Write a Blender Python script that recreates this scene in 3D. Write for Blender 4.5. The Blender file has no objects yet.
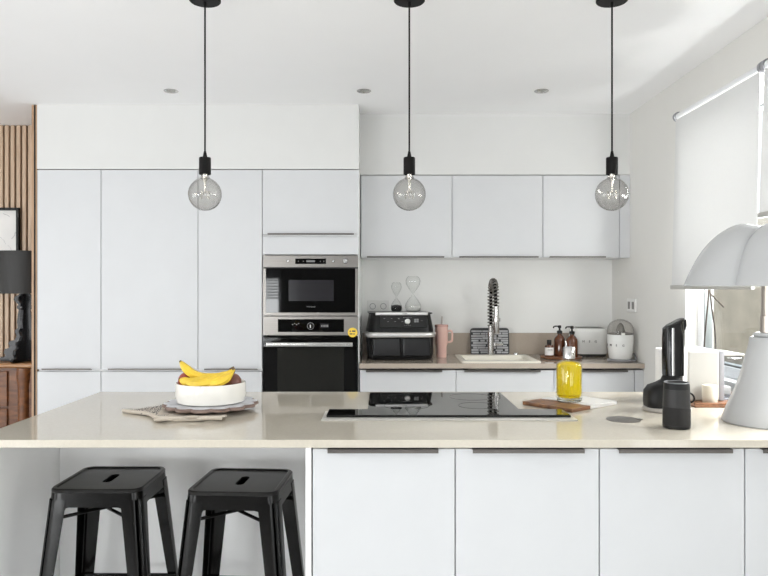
import bpy, bmesh, math, random
from mathutils import Vector, Matrix
random.seed(7)
PI = math.pi
SC = bpy.context.scene
COL = SC.collection
EYE = 1.39            # eye height of the photograph
TOP = 0.92            # worktop height
F = 702.0             # focal length, for reading sizes off the photograph

def wx(px, d): return (px - 384.0) * d / F
def wz(py, d): return EYE - (py - 288.0) * d / F

# ------------------------------------------------------------------ materials
def principled(name):
    m = bpy.data.materials.new(name); m.use_nodes = True
    return m, m.node_tree, m.node_tree.nodes['Principled BSDF']

def mat(name, col, rough=0.5, metal=0.0, coat=0.0, vary=0.03, scale=6.0, bump=0.0, bscale=200.0, spec=0.5, trans=0.0, ior=1.5, stretch=(1, 1, 1)):
    m, nt, b = principled(name)
    b.inputs['Roughness'].default_value = rough
    b.inputs['Metallic'].default_value = metal
    b.inputs['Coat Weight'].default_value = coat
    b.inputs['Specular IOR Level'].default_value = spec
    b.inputs['Transmission Weight'].default_value = trans
    b.inputs['IOR'].default_value = ior
    tc = nt.nodes.new('ShaderNodeTexCoord')
    mp = nt.nodes.new('ShaderNodeMapping'); mp.inputs['Scale'].default_value = stretch
    nt.links.new(tc.outputs['Object'], mp.inputs['Vector'])
    nz = nt.nodes.new('ShaderNodeTexNoise'); nz.inputs['Scale'].default_value = scale; nz.inputs['Detail'].default_value = 4
    nt.links.new(mp.outputs['Vector'], nz.inputs['Vector'])
    rp = nt.nodes.new('ShaderNodeValToRGB')
    rp.color_ramp.elements[0].position = 0.3; rp.color_ramp.elements[1].position = 0.7
    rp.color_ramp.elements[0].color = tuple(c * (1 - vary) for c in col) + (1,)
    rp.color_ramp.elements[1].color = tuple(min(1, c * (1 + vary)) for c in col) + (1,)
    nt.links.new(nz.outputs['Fac'], rp.inputs['Fac'])
    nt.links.new(rp.outputs['Color'], b.inputs['Base Color'])
    if bump:
        n2 = nt.nodes.new('ShaderNodeTexNoise'); n2.inputs['Scale'].default_value = bscale
        nt.links.new(mp.outputs['Vector'], n2.inputs['Vector'])
        bp = nt.nodes.new('ShaderNodeBump'); bp.inputs['Strength'].default_value = bump; bp.inputs['Distance'].default_value = 0.002
        nt.links.new(n2.outputs['Fac'], bp.inputs['Height'])
        nt.links.new(bp.outputs['Normal'], b.inputs['Normal'])
    return m

def wood(name, c0, c1, scale=(1, 1, 1), wscale=6, rough=0.45, dist=6.0):
    m, nt, b = principled(name)
    b.inputs['Roughness'].default_value = rough
    tc = nt.nodes.new('ShaderNodeTexCoord')
    mp = nt.nodes.new('ShaderNodeMapping'); mp.inputs['Scale'].default_value = scale
    nt.links.new(tc.outputs['Object'], mp.inputs['Vector'])
    nz = nt.nodes.new('ShaderNodeTexNoise'); nz.inputs['Scale'].default_value = wscale
    nz.inputs['Detail'].default_value = 6; nz.inputs['Distortion'].default_value = dist * 0.1
    nt.links.new(mp.outputs['Vector'], nz.inputs['Vector'])
    rp = nt.nodes.new('ShaderNodeValToRGB')
    rp.color_ramp.elements[0].position = 0.32; rp.color_ramp.elements[1].position = 0.68
    rp.color_ramp.elements[0].color = c0 + (1,); rp.color_ramp.elements[1].color = c1 + (1,)
    nt.links.new(nz.outputs['Fac'], rp.inputs['Fac'])
    nt.links.new(rp.outputs['Color'], b.inputs['Base Color'])
    return m

def thin_glass(name, face=(0.96, 0.97, 0.97), edge=(0.75, 0.77, 0.77), refl=1.0, rough=0.0):
    """a thin pane or blown shell: clear in the middle, darker where the wall is seen edge-on"""
    m = bpy.data.materials.new(name); m.use_nodes = True
    nt = m.node_tree; nt.nodes.clear()
    out = nt.nodes.new('ShaderNodeOutputMaterial')
    tr = nt.nodes.new('ShaderNodeBsdfTransparent')
    gl = nt.nodes.new('ShaderNodeBsdfGlossy'); gl.inputs['Roughness'].default_value = rough
    mx = nt.nodes.new('ShaderNodeMixShader')
    lw = nt.nodes.new('ShaderNodeLayerWeight'); lw.inputs['Blend'].default_value = 0.5
    def pw(e, k, add):
        p = nt.nodes.new('ShaderNodeMath'); p.operation = 'POWER'; p.inputs[1].default_value = e
        nt.links.new(lw.outputs['Facing'], p.inputs[0])
        q = nt.nodes.new('ShaderNodeMath'); q.operation = 'MULTIPLY_ADD'; q.inputs[1].default_value = k; q.inputs[2].default_value = add
        q.use_clamp = True
        nt.links.new(p.outputs[0], q.inputs[0]); return q.outputs[0]
    mc = nt.nodes.new('ShaderNodeMix'); mc.data_type = 'RGBA'
    mc.inputs[6].default_value = face + (1,); mc.inputs[7].default_value = edge + (1,)
    nt.links.new(pw(3.0, 1.0, 0.0), mc.inputs[0])
    nt.links.new(mc.outputs[2], tr.inputs['Color'])
    nt.links.new(pw(5.0, 0.75 * refl, 0.04 * refl), mx.inputs[0])
    nt.links.new(tr.outputs[0], mx.inputs[1]); nt.links.new(gl.outputs[0], mx.inputs[2])
    nt.links.new(mx.outputs[0], out.inputs['Surface'])
    return m

def cloth_translucent(name, col, amount):
    m = bpy.data.materials.new(name); m.use_nodes = True
    nt = m.node_tree; nt.nodes.clear()
    out = nt.nodes.new('ShaderNodeOutputMaterial')
    tc = nt.nodes.new('ShaderNodeTexCoord'); wv = nt.nodes.new('ShaderNodeTexNoise'); wv.inputs['Scale'].default_value = 90
    nt.links.new(tc.outputs['Object'], wv.inputs['Vector'])
    rp = nt.nodes.new('ShaderNodeValToRGB')
    rp.color_ramp.elements[0].color = tuple(c * 0.97 for c in col) + (1,); rp.color_ramp.elements[1].color = col + (1,)
    nt.links.new(wv.outputs['Fac'], rp.inputs['Fac'])
    d = nt.nodes.new('ShaderNodeBsdfDiffuse'); t = nt.nodes.new('ShaderNodeBsdfTranslucent')
    nt.links.new(rp.outputs['Color'], d.inputs['Color']); nt.links.new(rp.outputs['Color'], t.inputs['Color'])
    mx = nt.nodes.new('ShaderNodeMixShader'); mx.inputs[0].default_value = amount
    nt.links.new(d.outputs[0], mx.inputs[1]); nt.links.new(t.outputs[0], mx.inputs[2])
    nt.links.new(mx.outputs[0], out.inputs['Surface'])
    return m

def tiled(name, c1, c2, mortar, sx, sy, msize, rough=0.4, axis='XZ', offset=0.5):
    m, nt, b = principled(name); b.inputs['Roughness'].default_value = rough
    tc = nt.nodes.new('ShaderNodeTexCoord'); sp = nt.nodes.new('ShaderNodeSeparateXYZ'); cb = nt.nodes.new('ShaderNodeCombineXYZ')
    nt.links.new(tc.outputs['Object'], sp.inputs[0])
    nt.links.new(sp.outputs[axis[0]], cb.inputs['X']); nt.links.new(sp.outputs[axis[1]], cb.inputs['Y'])
    br = nt.nodes.new('ShaderNodeTexBrick'); br.offset = offset
    br.inputs['Color1'].default_value = c1 + (1,); br.inputs['Color2'].default_value = c2 + (1,); br.inputs['Mortar'].default_value = mortar + (1,)
    br.inputs['Scale'].default_value = 1.0; br.inputs['Brick Width'].default_value = sx; br.inputs['Row Height'].default_value = sy
    br.inputs['Mortar Size'].default_value = msize
    nt.links.new(cb.outputs[0], br.inputs['Vector'])
    nt.links.new(br.outputs['Color'], b.inputs['Base Color'])
    return m

M = {}
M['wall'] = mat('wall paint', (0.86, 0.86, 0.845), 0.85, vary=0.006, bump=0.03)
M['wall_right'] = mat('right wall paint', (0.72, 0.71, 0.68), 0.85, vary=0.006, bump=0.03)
M['wall_rear'] = mat('darkened rear wall', (0.12, 0.118, 0.115), 0.9)  # unseen wall darkened so black glass and metal reflect little
M['ceiling'] = mat('ceiling paint', (0.87, 0.87, 0.875), 0.9, vary=0.004)
M['floor'] = tiled('pale floor tiles', (0.80, 0.795, 0.785), (0.78, 0.775, 0.765), (0.6, 0.59, 0.58), 0.6, 0.6, 0.004, 0.35, 'XY', 0.0)
M['white'] = mat('white lacquer front', (0.61, 0.618, 0.632), 0.4, vary=0.01)
M['soffit'] = mat('painted soffit board', (0.68, 0.68, 0.67), 0.75, vary=0.01)
M['carcass'] = mat('grey cabinet carcass', (0.36, 0.35, 0.34), 0.6)
M['shell'] = mat('white cabinet shell', (0.91, 0.91, 0.91), 0.5, vary=0.01)
M['alu'] = mat('brushed grey metal lip', (0.13, 0.12, 0.112), 0.4, 0.8, stretch=(1, 40, 40))
M['steel'] = mat('brushed stainless steel', (0.25, 0.235, 0.22), 0.30, 1.0, stretch=(1, 60, 60), vary=0.06)
M['steel_light'] = mat('satin bright steel', (0.54, 0.53, 0.515), 0.25, 1.0)
M['chrome'] = mat('polished chrome', (0.72, 0.72, 0.72), 0.1, 1.0)
M['quartz'] = mat('beige polished quartz', (0.57, 0.525, 0.445), 0.04, scale=120, vary=0.03, spec=0.5)
M['quartz_shaded'] = mat('shaded beige quartz', (0.42, 0.36, 0.30), 0.06, scale=120, vary=0.03)  # island quartz darkened to stand in for weaker light at the back
M['black_glass'] = mat('black appliance glass', (0.003, 0.003, 0.003), 0.03, vary=0.0, spec=0.2)
M['hob_glass'] = mat('black hob glass', (0.004, 0.004, 0.004), 0.02, vary=0.0)
M['oven_pane'] = mat('smoky inner oven glass', (0.014, 0.014, 0.012), 0.08, vary=0.1, spec=0.2)
M['micro_pane'] = mat('microwave mesh window', (0.024, 0.023, 0.026), 0.12, vary=0.0, spec=0.25)
M['black'] = mat('black plastic', (0.007, 0.007, 0.007), 0.4, spec=0.3)
M['black_gloss'] = mat('glossy black plastic', (0.006, 0.006, 0.006), 0.12, spec=0.35)
M['black_satin'] = mat('satin black metal', (0.006, 0.0052, 0.005), 0.5, spec=0.15)
M['stool'] = mat('black lacquered sheet steel', (0.004, 0.0037, 0.0034), 0.16, vary=0.1, spec=0.22)
M['stool_top'] = mat('sheen-lightened seat lacquer', (0.010, 0.0095, 0.009), 0.28, vary=0.15, scale=20, spec=0.22)  # base colour lifted above the legs to mimic light reflected on the seat
M['display'] = mat('dark display', (0.03, 0.03, 0.032), 0.15)
M['grey_mark'] = mat('grey printed mark', (0.20, 0.20, 0.20), 0.5)
M['white_mark'] = mat('white printed mark', (0.75, 0.75, 0.75), 0.5)
M['dark_mark'] = mat('dark metal letter', (0.07, 0.065, 0.06), 0.35)
M['yellow'] = mat('yellow sticker', (0.86, 0.60, 0.06), 0.5)
M['slat'] = wood('oak slat', (0.50, 0.36, 0.25), (0.62, 0.47, 0.34), (14, 14, 1.2), 5)
M['felt'] = mat('black acoustic felt', (0.015, 0.014, 0.013), 0.95)
M['panel_wood'] = wood('oak edge veneer', (0.36, 0.22, 0.13), (0.48, 0.31, 0.19), (14, 14, 1.2), 5)
M['antique'] = wood('antique cherry wood', (0.085, 0.028, 0.009), (0.21, 0.078, 0.025), (1.5, 8, 8), 4, 0.3)
M['antique_top'] = wood('antique cherry top', (0.30, 0.14, 0.055), (0.44, 0.23, 0.10), (1.5, 8, 8), 4, 0.3)
M['lamp_black'] = mat('black lamp plastic', (0.012, 0.012, 0.014), 0.2)
M['shade_black'] = mat('black drum shade', (0.022, 0.021, 0.020), 0.55)
M['paper'] = mat('off white paper', (0.80, 0.79, 0.77), 0.8)
M['map_line'] = mat('grey map ink', (0.42, 0.43, 0.44), 0.8)
M['bulb'] = thin_glass('smoked bulb glass', (0.82, 0.81, 0.79), (0.30, 0.29, 0.28), 1.5)
M['glass'] = thin_glass('clear thin glass', (0.965, 0.97, 0.965), (0.60, 0.61, 0.61), 1.0)
M['dome'] = thin_glass('smoky clear dome', (0.93, 0.92, 0.91), (0.55, 0.54, 0.53))
M['pane'] = thin_glass('window pane', (0.97, 0.98, 0.98), (0.9, 0.92, 0.92), 0.7)
M['tank'] = thin_glass('clear water tank', (0.86, 0.88, 0.91), (0.42, 0.44, 0.48), 1.2)
M['filament'] = mat('bright filament support', (0.7, 0.68, 0.64), 0.25, 1.0)
M['blind'] = cloth_translucent('white blind fabric', (0.68, 0.68, 0.675), 0.17)
M['frame_white'] = mat('white window frame', (0.82, 0.83, 0.84), 0.4)
M['frame_grey'] = mat('grey rubber gasket', (0.22, 0.24, 0.24), 0.5)
M['stone'] = mat('beige rendered wall', (0.50, 0.45, 0.36), 0.9, vary=0.12, scale=5, bump=0.4, bscale=60)
M['pave'] = mat('grey paving', (0.45, 0.43, 0.40), 0.9)
M['ceramic'] = mat('cream glazed ceramic', (0.84, 0.82, 0.77), 0.12)
M['sink'] = mat('cream composite sink', (0.80, 0.77, 0.68), 0.25)
M['plastic_white'] = mat('white enamel', (0.82, 0.82, 0.80), 0.2)
M['rubber'] = mat('dark rubber', (0.03, 0.03, 0.03), 0.7)
M['fryer'] = mat('charcoal fryer plastic', (0.008, 0.008, 0.008), 0.3, spec=0.25)
M['fryer_draw'] = mat('glossy fryer drawer', (0.012, 0.012, 0.013), 0.22, spec=0.35)
M['fryer_silver'] = mat('silver fryer trim', (0.68, 0.67, 0.66), 0.3, 0.9)
M['pink'] = mat('dusty pink enamel', (0.72, 0.47, 0.41), 0.35)
M['pink_lid'] = mat('pink cup lid', (0.62, 0.37, 0.32), 0.25)
M['straw'] = mat('grey straw', (0.5, 0.46, 0.44), 0.3)
M['sand_black'] = mat('black sand', (0.01, 0.01, 0.01), 0.9)
M['sand_white'] = mat('white sand', (0.74, 0.73, 0.70), 0.9, vary=0.25, scale=3, stretch=(10, 10, 120))
M['board_dark'] = mat('charcoal board', (0.02, 0.02, 0.022), 0.5)
M['board_grey'] = mat('light grey printed stripe', (0.42, 0.42, 0.43), 0.5, vary=0.12, scale=30)
M['tray_wood'] = wood('walnut tray wood', (0.15, 0.06, 0.025), (0.27, 0.12, 0.055), (8, 1.5, 8), 5, 0.4)
M['board_wood'] = wood('acacia board wood', (0.13, 0.055, 0.024), (0.27, 0.125, 0.055), (2, 14, 8), 4, 0.45)
M['marble'] = mat('white marble', (0.80, 0.79, 0.77), 0.2, vary=0.04, scale=8)
M['amber'] = mat('amber glass', (0.10, 0.03, 0.010), 0.08, coat=0.5, vary=0.05)
M['oil'] = mat('yellow oil', (0.96, 0.75, 0.012), 0.02, trans=0.72, ior=1.36, vary=0.0)
M['oil_glass'] = thin_glass('oil bottle glass', (0.98, 0.985, 0.97), (0.80, 0.82, 0.76), 0.9)
M['glass_base'] = mat('thick glass base', (0.93, 0.95, 0.92), 0.02, trans=0.95, ior=1.45, vary=0)
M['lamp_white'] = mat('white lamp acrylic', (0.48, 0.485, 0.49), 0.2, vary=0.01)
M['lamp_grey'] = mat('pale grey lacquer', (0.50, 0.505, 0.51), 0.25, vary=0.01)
M['lamp_steel'] = mat('warm satin lamp stem', (0.55, 0.50, 0.45), 0.3, 0.9)
M['speaker'] = mat('dark aluminium speaker', (0.032, 0.031, 0.031), 0.4, 0.2, spec=0.3)
M['speaker_lower'] = mat('speaker perforated grille', (0.018, 0.017, 0.017), 0.5, spec=0.25, bump=0.5, bscale=900)
M['stone_grey'] = mat('grey beige base disc', (0.42, 0.39, 0.36), 0.5)
M['offwhite'] = mat('off white plastic', (0.40, 0.39, 0.365), 0.35)
M['side_grey'] = mat('grey machine side', (0.24, 0.24, 0.255), 0.4)
M['knit'] = mat('beige ceramic cap', (0.60, 0.55, 0.46), 0.6)
M['banana'] = mat('ripe banana skin', (0.80, 0.55, 0.045), 0.45, vary=0.14, scale=22)
M['banana_tip'] = mat('brown banana tip', (0.10, 0.065, 0.03), 0.7)
M['apple'] = mat('red apple skin', (0.34, 0.045, 0.03), 0.3, vary=0.4, scale=14)
M['plum'] = mat('dark mango skin', (0.17, 0.055, 0.035), 0.35, vary=0.5, scale=10)
M['trivet'] = wood('grey brown trivet wood', (0.16, 0.105, 0.085), (0.30, 0.22, 0.19), (3, 3, 20), 6, 0.6)
M['trivet_top'] = mat('pale blue grey trivet glaze', (0.50, 0.50, 0.525), 0.3, vary=0.25, scale=25)
M['linen'] = mat('cream linen', (0.60, 0.535, 0.455), 0.9, bump=0.5, bscale=300)
M['cord_brown'] = mat('brown cord', (0.030, 0.020, 0.013), 0.8)
M['outlet'] = mat('white outlet plastic', (0.76, 0.755, 0.74), 0.35)
M['outlet_dark'] = mat('grey outlet well', (0.20, 0.19, 0.18), 0.5)
M['trim_pale'] = mat('pale anodised trim', (0.60, 0.58, 0.54), 0.35, 0.2)
M['lens'] = mat('downlight glass', (0.30, 0.30, 0.27), 0.15)

def towel_mat():
    m, nt, b = principled('printed linen'); b.inputs['Roughness'].default_value = 0.9
    tc = nt.nodes.new('ShaderNodeTexCoord')
    wv = nt.nodes.new('ShaderNodeTexWave'); wv.inputs['Scale'].default_value = 34; wv.inputs['Distortion'].default_value = 9
    wv.inputs['Detail'].default_value = 1; wv.inputs['Detail Scale'].default_value = 2
    nt.links.new(tc.outputs['Object'], wv.inputs['Vector'])
    rp = nt.nodes.new('ShaderNodeValToRGB'); rp.color_ramp.interpolation = 'CONSTANT'
    rp.color_ramp.elements[0].color = (0.055, 0.05, 0.06, 1); rp.color_ramp.elements[1].position = 0.42
    rp.color_ramp.elements[1].color = (0.62, 0.56, 0.48, 1)
    nt.links.new(wv.outputs['Fac'], rp.inputs['Fac']); nt.links.new(rp.outputs['Color'], b.inputs['Base Color'])
    return m
M['towel_print'] = towel_mat()

# ------------------------------------------------------------------ mesh helpers
def B(): return bmesh.new()

def bx(bm, x0, x1, y0, y1, z0, z1, bev=0.0, seg=2, rot=None, piv=None):
    vs = [bm.verts.new((x, y, z)) for x in (x0, x1) for y in (y0, y1) for z in (z0, z1)]
    fs = [(0, 1, 3, 2), (4, 6, 7, 5), (0, 4, 5, 1), (2, 3, 7, 6), (0, 2, 6, 4), (1, 5, 7, 3)]
    faces = [bm.faces.new([vs[i] for i in f]) for f in fs]
    if rot is not None:
        bmesh.ops.transform(bm, matrix=rot, verts=vs)
    if bev:
        es = list({e for f in faces for e in f.edges})
        bmesh.ops.bevel(bm, geom=es, offset=bev, segments=seg, profile=0.5, affect='EDGES')

def lathe(bm, prof, seg=32, cx=0, cy=0, a0=0.0):
    rings = []
    for r, z in prof:
        if r <= 1e-6: rings.append([bm.verts.new((cx, cy, z))])
        else: rings.append([bm.verts.new((cx + r * math.cos(a0 + 2 * PI * i / seg), cy + r * math.sin(a0 + 2 * PI * i / seg), z)) for i in range(seg)])
    skin(bm, rings, True)

def skin(bm, rings, closed=True):
    for a, b in zip(rings, rings[1:]):
        n = max(len(a), len(b))
        rng = range(n if closed else n - 1)
        for i in rng:
            j = (i + 1) % n
            if len(a) == 1 and len(b) == 1: continue
            if len(a) == 1: bm.faces.new((a[0], b[j], b[i]))
            elif len(b) == 1: bm.faces.new((a[i], a[j], b[0]))
            else: bm.faces.new((a[i], a[j], b[j], b[i]))

def loft(bm, rings, caps=True, closed=True):
    rv = [[bm.verts.new(p) for p in r] for r in rings]
    skin(bm, rv, closed)
    if caps:
        bm.faces.new(list(reversed(rv[0]))); bm.faces.new(rv[-1])
    return rv

def tube(bm, pts, r, seg=10, caps=True, closed=False):
    pts = [Vector(p) for p in pts]; n = len(pts)
    rs = r if isinstance(r, (list, tuple)) else [r] * n
    rings = []; nrm = None
    for i, p in enumerate(pts):
        if closed: t = (pts[(i + 1) % n] - pts[i - 1]).normalized()
        else: t = (pts[min(i + 1, n - 1)] - pts[max(i - 1, 0)]).normalized()
        if nrm is None:
            nrm = t.orthogonal().normalized()
        else:
            nrm = (nrm - t * nrm.dot(t))
            nrm = nrm.normalized() if nrm.length > 1e-6 else t.orthogonal().normalized()
        bn = t.cross(nrm)
        rings.append([bm.verts.new(p + (nrm * math.cos(2 * PI * k / seg) + bn * math.sin(2 * PI * k / seg)) * rs[i]) for k in range(seg)])
    skin(bm, rings + ([rings[0]] if closed else []), True)
    if caps and not closed:
        bm.faces.new(list(reversed(rings[0]))); bm.faces.new(rings[-1])

def rrect(w, d, r, n=6, cx=0, cy=0):
    pts = []
    for (sx, sy, a) in ((1, 1, 0), (-1, 1, 90), (-1, -1, 180), (1, -1, 270)):
        for k in range(n + 1):
            t = math.radians(a + 90 * k / n)
            pts.append((cx + sx * (w / 2 - r) + r * math.cos(t), cy + sy * (d / 2 - r) + r * math.sin(t)))
    return pts

def rloft(bm, secs, n=6, caps=True):
    """secs: list of (w, d, r, z[, cx, cy])"""
    rings = []
    for s in secs:
        w, d, r, z = s[:4]; cx, cy = (s[4], s[5]) if len(s) > 4 else (0, 0)
        rings.append([(x, y, z) for x, y in rrect(w, d, r, n, cx, cy)])
    loft(bm, rings, caps)

def prism_xz(bm, outline, y0, y1, bev=0.0):
    a = [bm.verts.new((x, y0, z)) for x, z in outline]; b = [bm.verts.new((x, y1, z)) for x, z in outline]
    n = len(outline)
    fs = [bm.faces.new(a), bm.faces.new(list(reversed(b)))]
    for i in range(n):
        j = (i + 1) % n
        fs.append(bm.faces.new((a[j], a[i], b[i], b[j])))
    if bev:
        bmesh.ops.bevel(bm, geom=list(fs[0].edges), offset=bev, segments=2, affect='EDGES')

def smooth_path(pts, sub=6):
    pts = [Vector(p) for p in pts]; out = []
    for i in range(len(pts) - 1):
        p0 = pts[max(i - 1, 0)]; p1 = pts[i]; p2 = pts[i + 1]; p3 = pts[min(i + 2, len(pts) - 1)]
        for k in range(sub):
            t = k / sub
            out.append(0.5 * ((2 * p1) + (p2 - p0) * t + (2 * p0 - 5 * p1 + 4 * p2 - p3) * t * t + (3 * p1 - p0 - 3 * p2 + p3) * t ** 3))
    out.append(pts[-1]); return out

def obj(name, bm, m, parent=None, loc=None, rotz=0.0, rot=None, sharp=38):
    bmesh.ops.remove_doubles(bm, verts=bm.verts, dist=1e-6)
    bmesh.ops.recalc_face_normals(bm, faces=bm.faces)
    me = bpy.data.meshes.new(name); bm.to_mesh(me); bm.free()
    me.materials.append(M[m] if isinstance(m, str) else m)
    for p in me.polygons: p.use_smooth = True
    me.set_sharp_from_angle(angle=math.radians(sharp))
    pol = me.polygons; adj = {}
    for p in pol:
        for k in p.edge_keys: adj.setdefault(k, []).append(p.index)
    at = me.attributes.get('sharp_edge') or me.attributes.new('sharp_edge', 'BOOLEAN', 'EDGE')
    for e in me.edges:
        f = adj.get(e.key, ())
        if len(f) == 2:
            a, c = pol[f[0]], pol[f[1]]
            lo, hi = sorted((a.area, c.area))
            if hi > 15 * lo and a.normal.angle(c.normal, 0) > .2: at.data[e.index].value = True
    o = bpy.data.objects.new(name, me); COL.objects.link(o)
    if parent: o.parent = parent
    if loc: o.location = loc
    o.rotation_euler = rot if rot else (0, 0, rotz)
    return o

def tag(o, label, cat, group=None):
    o['label'] = label; o['category'] = cat
    if group: o['group'] = group
    return o

def thing(name, label, cat, loc=(0, 0, 0), rotz=0.0, group=None):
    o = bpy.data.objects.new(name, None); COL.objects.link(o)
    o.location = loc; o.rotation_euler = (0, 0, rotz); o.empty_display_size = 0.1
    return tag(o, label, cat, group)

def struct(name, bm, m, parent=None):
    o = obj(name, bm, m, parent)
    if not parent: o['kind'] = 'structure'
    return o

def dup(root, loc, rotz=0.0, label=None):
    r = root.copy(); COL.objects.link(r); r.location = loc; r.rotation_euler = (0, 0, rotz)
    if label: r['label'] = label
    for ch in list(root.children):
        c = ch.copy(); COL.objects.link(c); c.parent = r
        for g in ch.children:
            d = g.copy(); COL.objects.link(d); d.parent = c
    return r

def text(name, body, size, m, parent, loc, rot=(PI / 2, 0, 0), extrude=0.0006, align='CENTER'):
    cu = bpy.data.curves.new(name, 'FONT'); cu.body = body; cu.size = size; cu.extrude = extrude
    cu.align_x = align; cu.align_y = 'CENTER'; cu.resolution_u = 3
    tmp = bpy.data.objects.new(name + '_curve', cu); COL.objects.link(tmp)
    dg = bpy.context.evaluated_depsgraph_get()
    me = bpy.data.meshes.new_from_object(tmp.evaluated_get(dg))
    bpy.data.objects.remove(tmp)
    me.materials.clear(); me.materials.append(M[m])
    o = bpy.data.objects.new(name, me); COL.objects.link(o); o.parent = parent; o.location = loc; o.rotation_euler = rot
    return o

# ------------------------------------------------------------------ the setting
XL, XR, YB, YR, ZC = -5.2, 1.624, 5.0, -2.8, 2.54
b = B(); bx(b, XL - .2, XR + .2, YR - .2, YB + .2, -0.1, 0.0); struct('floor', b, 'floor')
b = B(); bx(b, XL - .2, XR + .2, YR - .2, YB + .2, ZC, ZC + 0.1); struct('ceiling', b, 'ceiling')
b = B(); bx(b, XL - .2, XR + .2, YB, YB + .2, 0, ZC); struct('wall_back', b, 'wall')

def wall_with_holes(name, axis, c0, c1, a0, a1, holes, m):
    """axis 'X': wall is thick in X from c0 to c1 and runs along Y from a0 to a1; holes (lo, hi, z0, z1)"""
    b = B()
    def put(lo, hi, z0, z1):
        if hi - lo < 1e-4 or z1 - z0 < 1e-4: return
        if axis == 'X': bx(b, c0, c1, lo, hi, z0, z1)
        else: bx(b, lo, hi, c0, c1, z0, z1)
    cur = a0
    for lo, hi, z0, z1 in sorted(holes):
        put(cur, lo, 0, ZC); put(lo, hi, 0, z0); put(lo, hi, z1, ZC); cur = hi
    put(cur, a1, 0, ZC)
    return struct(name, b, m)

WY0, WY1, WZ0, WZ1 = 1.9, 3.78, 0.95, 2.27
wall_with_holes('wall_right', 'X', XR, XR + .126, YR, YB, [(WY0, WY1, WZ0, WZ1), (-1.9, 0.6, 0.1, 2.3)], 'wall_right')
wall_with_holes('wall_left', 'X', XL - .2, XL, YR, YB, [(-1.6, 2.2, 0.1, 2.3)], 'wall')  # unseen opening added for the left fill lamp
wall_with_holes('wall_rear', 'Y', YR - .2, YR, XL, XR, [(-4.9, -3.4, 0.05, 2.35), (-2.75, -1.70, 0.9, 1.74), (0.1, 1.5, 0.05, 2.35)], 'wall_rear')  # the two tall openings are added for fill lamps
b = B(); bx(b, XR - .012, XR, 3.2, 4.36, 0, .07, .003); struct('baseboard_right', b, 'frame_white')
b = B(); bx(b, XL, -2.25, YB - .012, YB, 0, .07, .003); struct('baseboard_back', b, 'frame_white')

def window_x(name, X0, ylo, yhi, z0, z1, mull=()):
    b = B(); x0, x1 = X0 + .065, X0 + .125; w = .055
    bx(b, x0, x1, ylo, yhi, z0, z0 + w, .004); bx(b, x0, x1, ylo, yhi, z1 - w, z1, .004)
    bx(b, x0, x1, ylo, ylo + w, z0 + w, z1 - w, .004); bx(b, x0, x1, yhi - w, yhi, z0 + w, z1 - w, .004)
    for y in mull: bx(b, x0, x1, y - .045, y + .045, z0 + w, z1 - w, .004)
    fr = struct(name, b, 'frame_white')
    ys = [ylo + w] + [q for y in mull for q in (y - .045, y + .045)] + [yhi - w]
    for a, c in zip(ys[::2], ys[1::2]):
        g = B()
        for (p, q, r, s) in ((a, c, z0 + w, z0 + w + .01), (a, c, z1 - w - .01, z1 - w), (a, a + .01, z0 + w + .01, z1 - w - .01), (c - .01, c, z0 + w + .01, z1 - w - .01)):
            bx(g, x0 + .01, x1 - .01, p, q, r, s)
        gk = obj('gasket', g, 'frame_grey', fr)
        p = B(); bx(p, x0 + .027, x0 + .033, a + .01, c - .01, z0 + w + .01, z1 - w - .01); obj('pane', p, 'pane', fr)
    return fr
window_x('window_1', XR, WY0, WY1, WZ0, WZ1, (2.9,))
window_x('window_2', XR, -1.9, 0.6, 0.1, 2.3, (-0.65,))

def window_y(name, Y, xlo, xhi, z0, z1, mull=()):
    b = B(); y0, y1 = Y - .125, Y - .065; w = .055
    bx(b, xlo, xhi, y0, y1, z0, z0 + w, .004); bx(b, xlo, xhi, y0, y1, z1 - w, z1, .004)
    bx(b, xlo, xlo + w, y0, y1, z0 + w, z1 - w, .004); bx(b, xhi - w, xhi, y0, y1, z0 + w, z1 - w, .004)
    for x in mull: bx(b, x - .04, x + .04, y0, y1, z0 + w, z1 - w, .004)
    fr = struct(name, b, 'frame_white')
    p = B(); bx(p, xlo + w, xhi - w, y0 + .027, y0 + .033, z0 + w, z1 - w); obj('pane', p, 'pane', fr)
    return fr
window_y('window_3', YR, -2.75, -1.70, 0.9, 1.74)
window_y('fill_window_rear', YR, 0.1, 1.5, 0.05, 2.35)  # unseen window added to let fill light reach the back niche
window_y('fill_window_rear_left', YR, -4.9, -3.4, 0.05, 2.35)  # unseen window added for more fill from the rear left

# soffits boxed down from the ceiling over the two cabinet runs
DT, DU, DBASE = 4.40, 4.63, 4.39      # front planes: tall cabinets, wall cabinets, base cabinets
b = B(); bx(b, -2.1745, -0.157, DT, YB, 2.136, ZC); struct('trim_1', b, 'soffit')
b = B(); bx(b, -0.157, XR, DU + .003, YB, 2.138, ZC); struct('trim_2', b, 'soffit')

# outside the window: rendered garden wall and paving
b = B(); bx(b, 3.6, 3.8, -1.0, 9.0, -0.1, 2.1); o = struct('trim_3', b, 'stone')
b = B(); bx(b, XR + .21, 3.6, -4.0, 9.0, -0.1, -0.02); o = struct('ground', b, 'pave')

# slatted wall
t = thing('slat_wall_panel', 'vertical oak slat cladding on black felt, behind the black lamp', 'wall panel', (0, 0, 0))
b = B(); bx(b, -4.2, -2.215, 4.975, 4.998, 0.0, ZC - .002); obj('backing', b, 'felt', t)
b = B(); x = -4.19
while x < -2.25:
    bx(b, x, x + .0265, 4.947, 4.975, 0.0, ZC - .003, .0015, 1); x += .041
obj('slats', b, 'slat', t)
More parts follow.
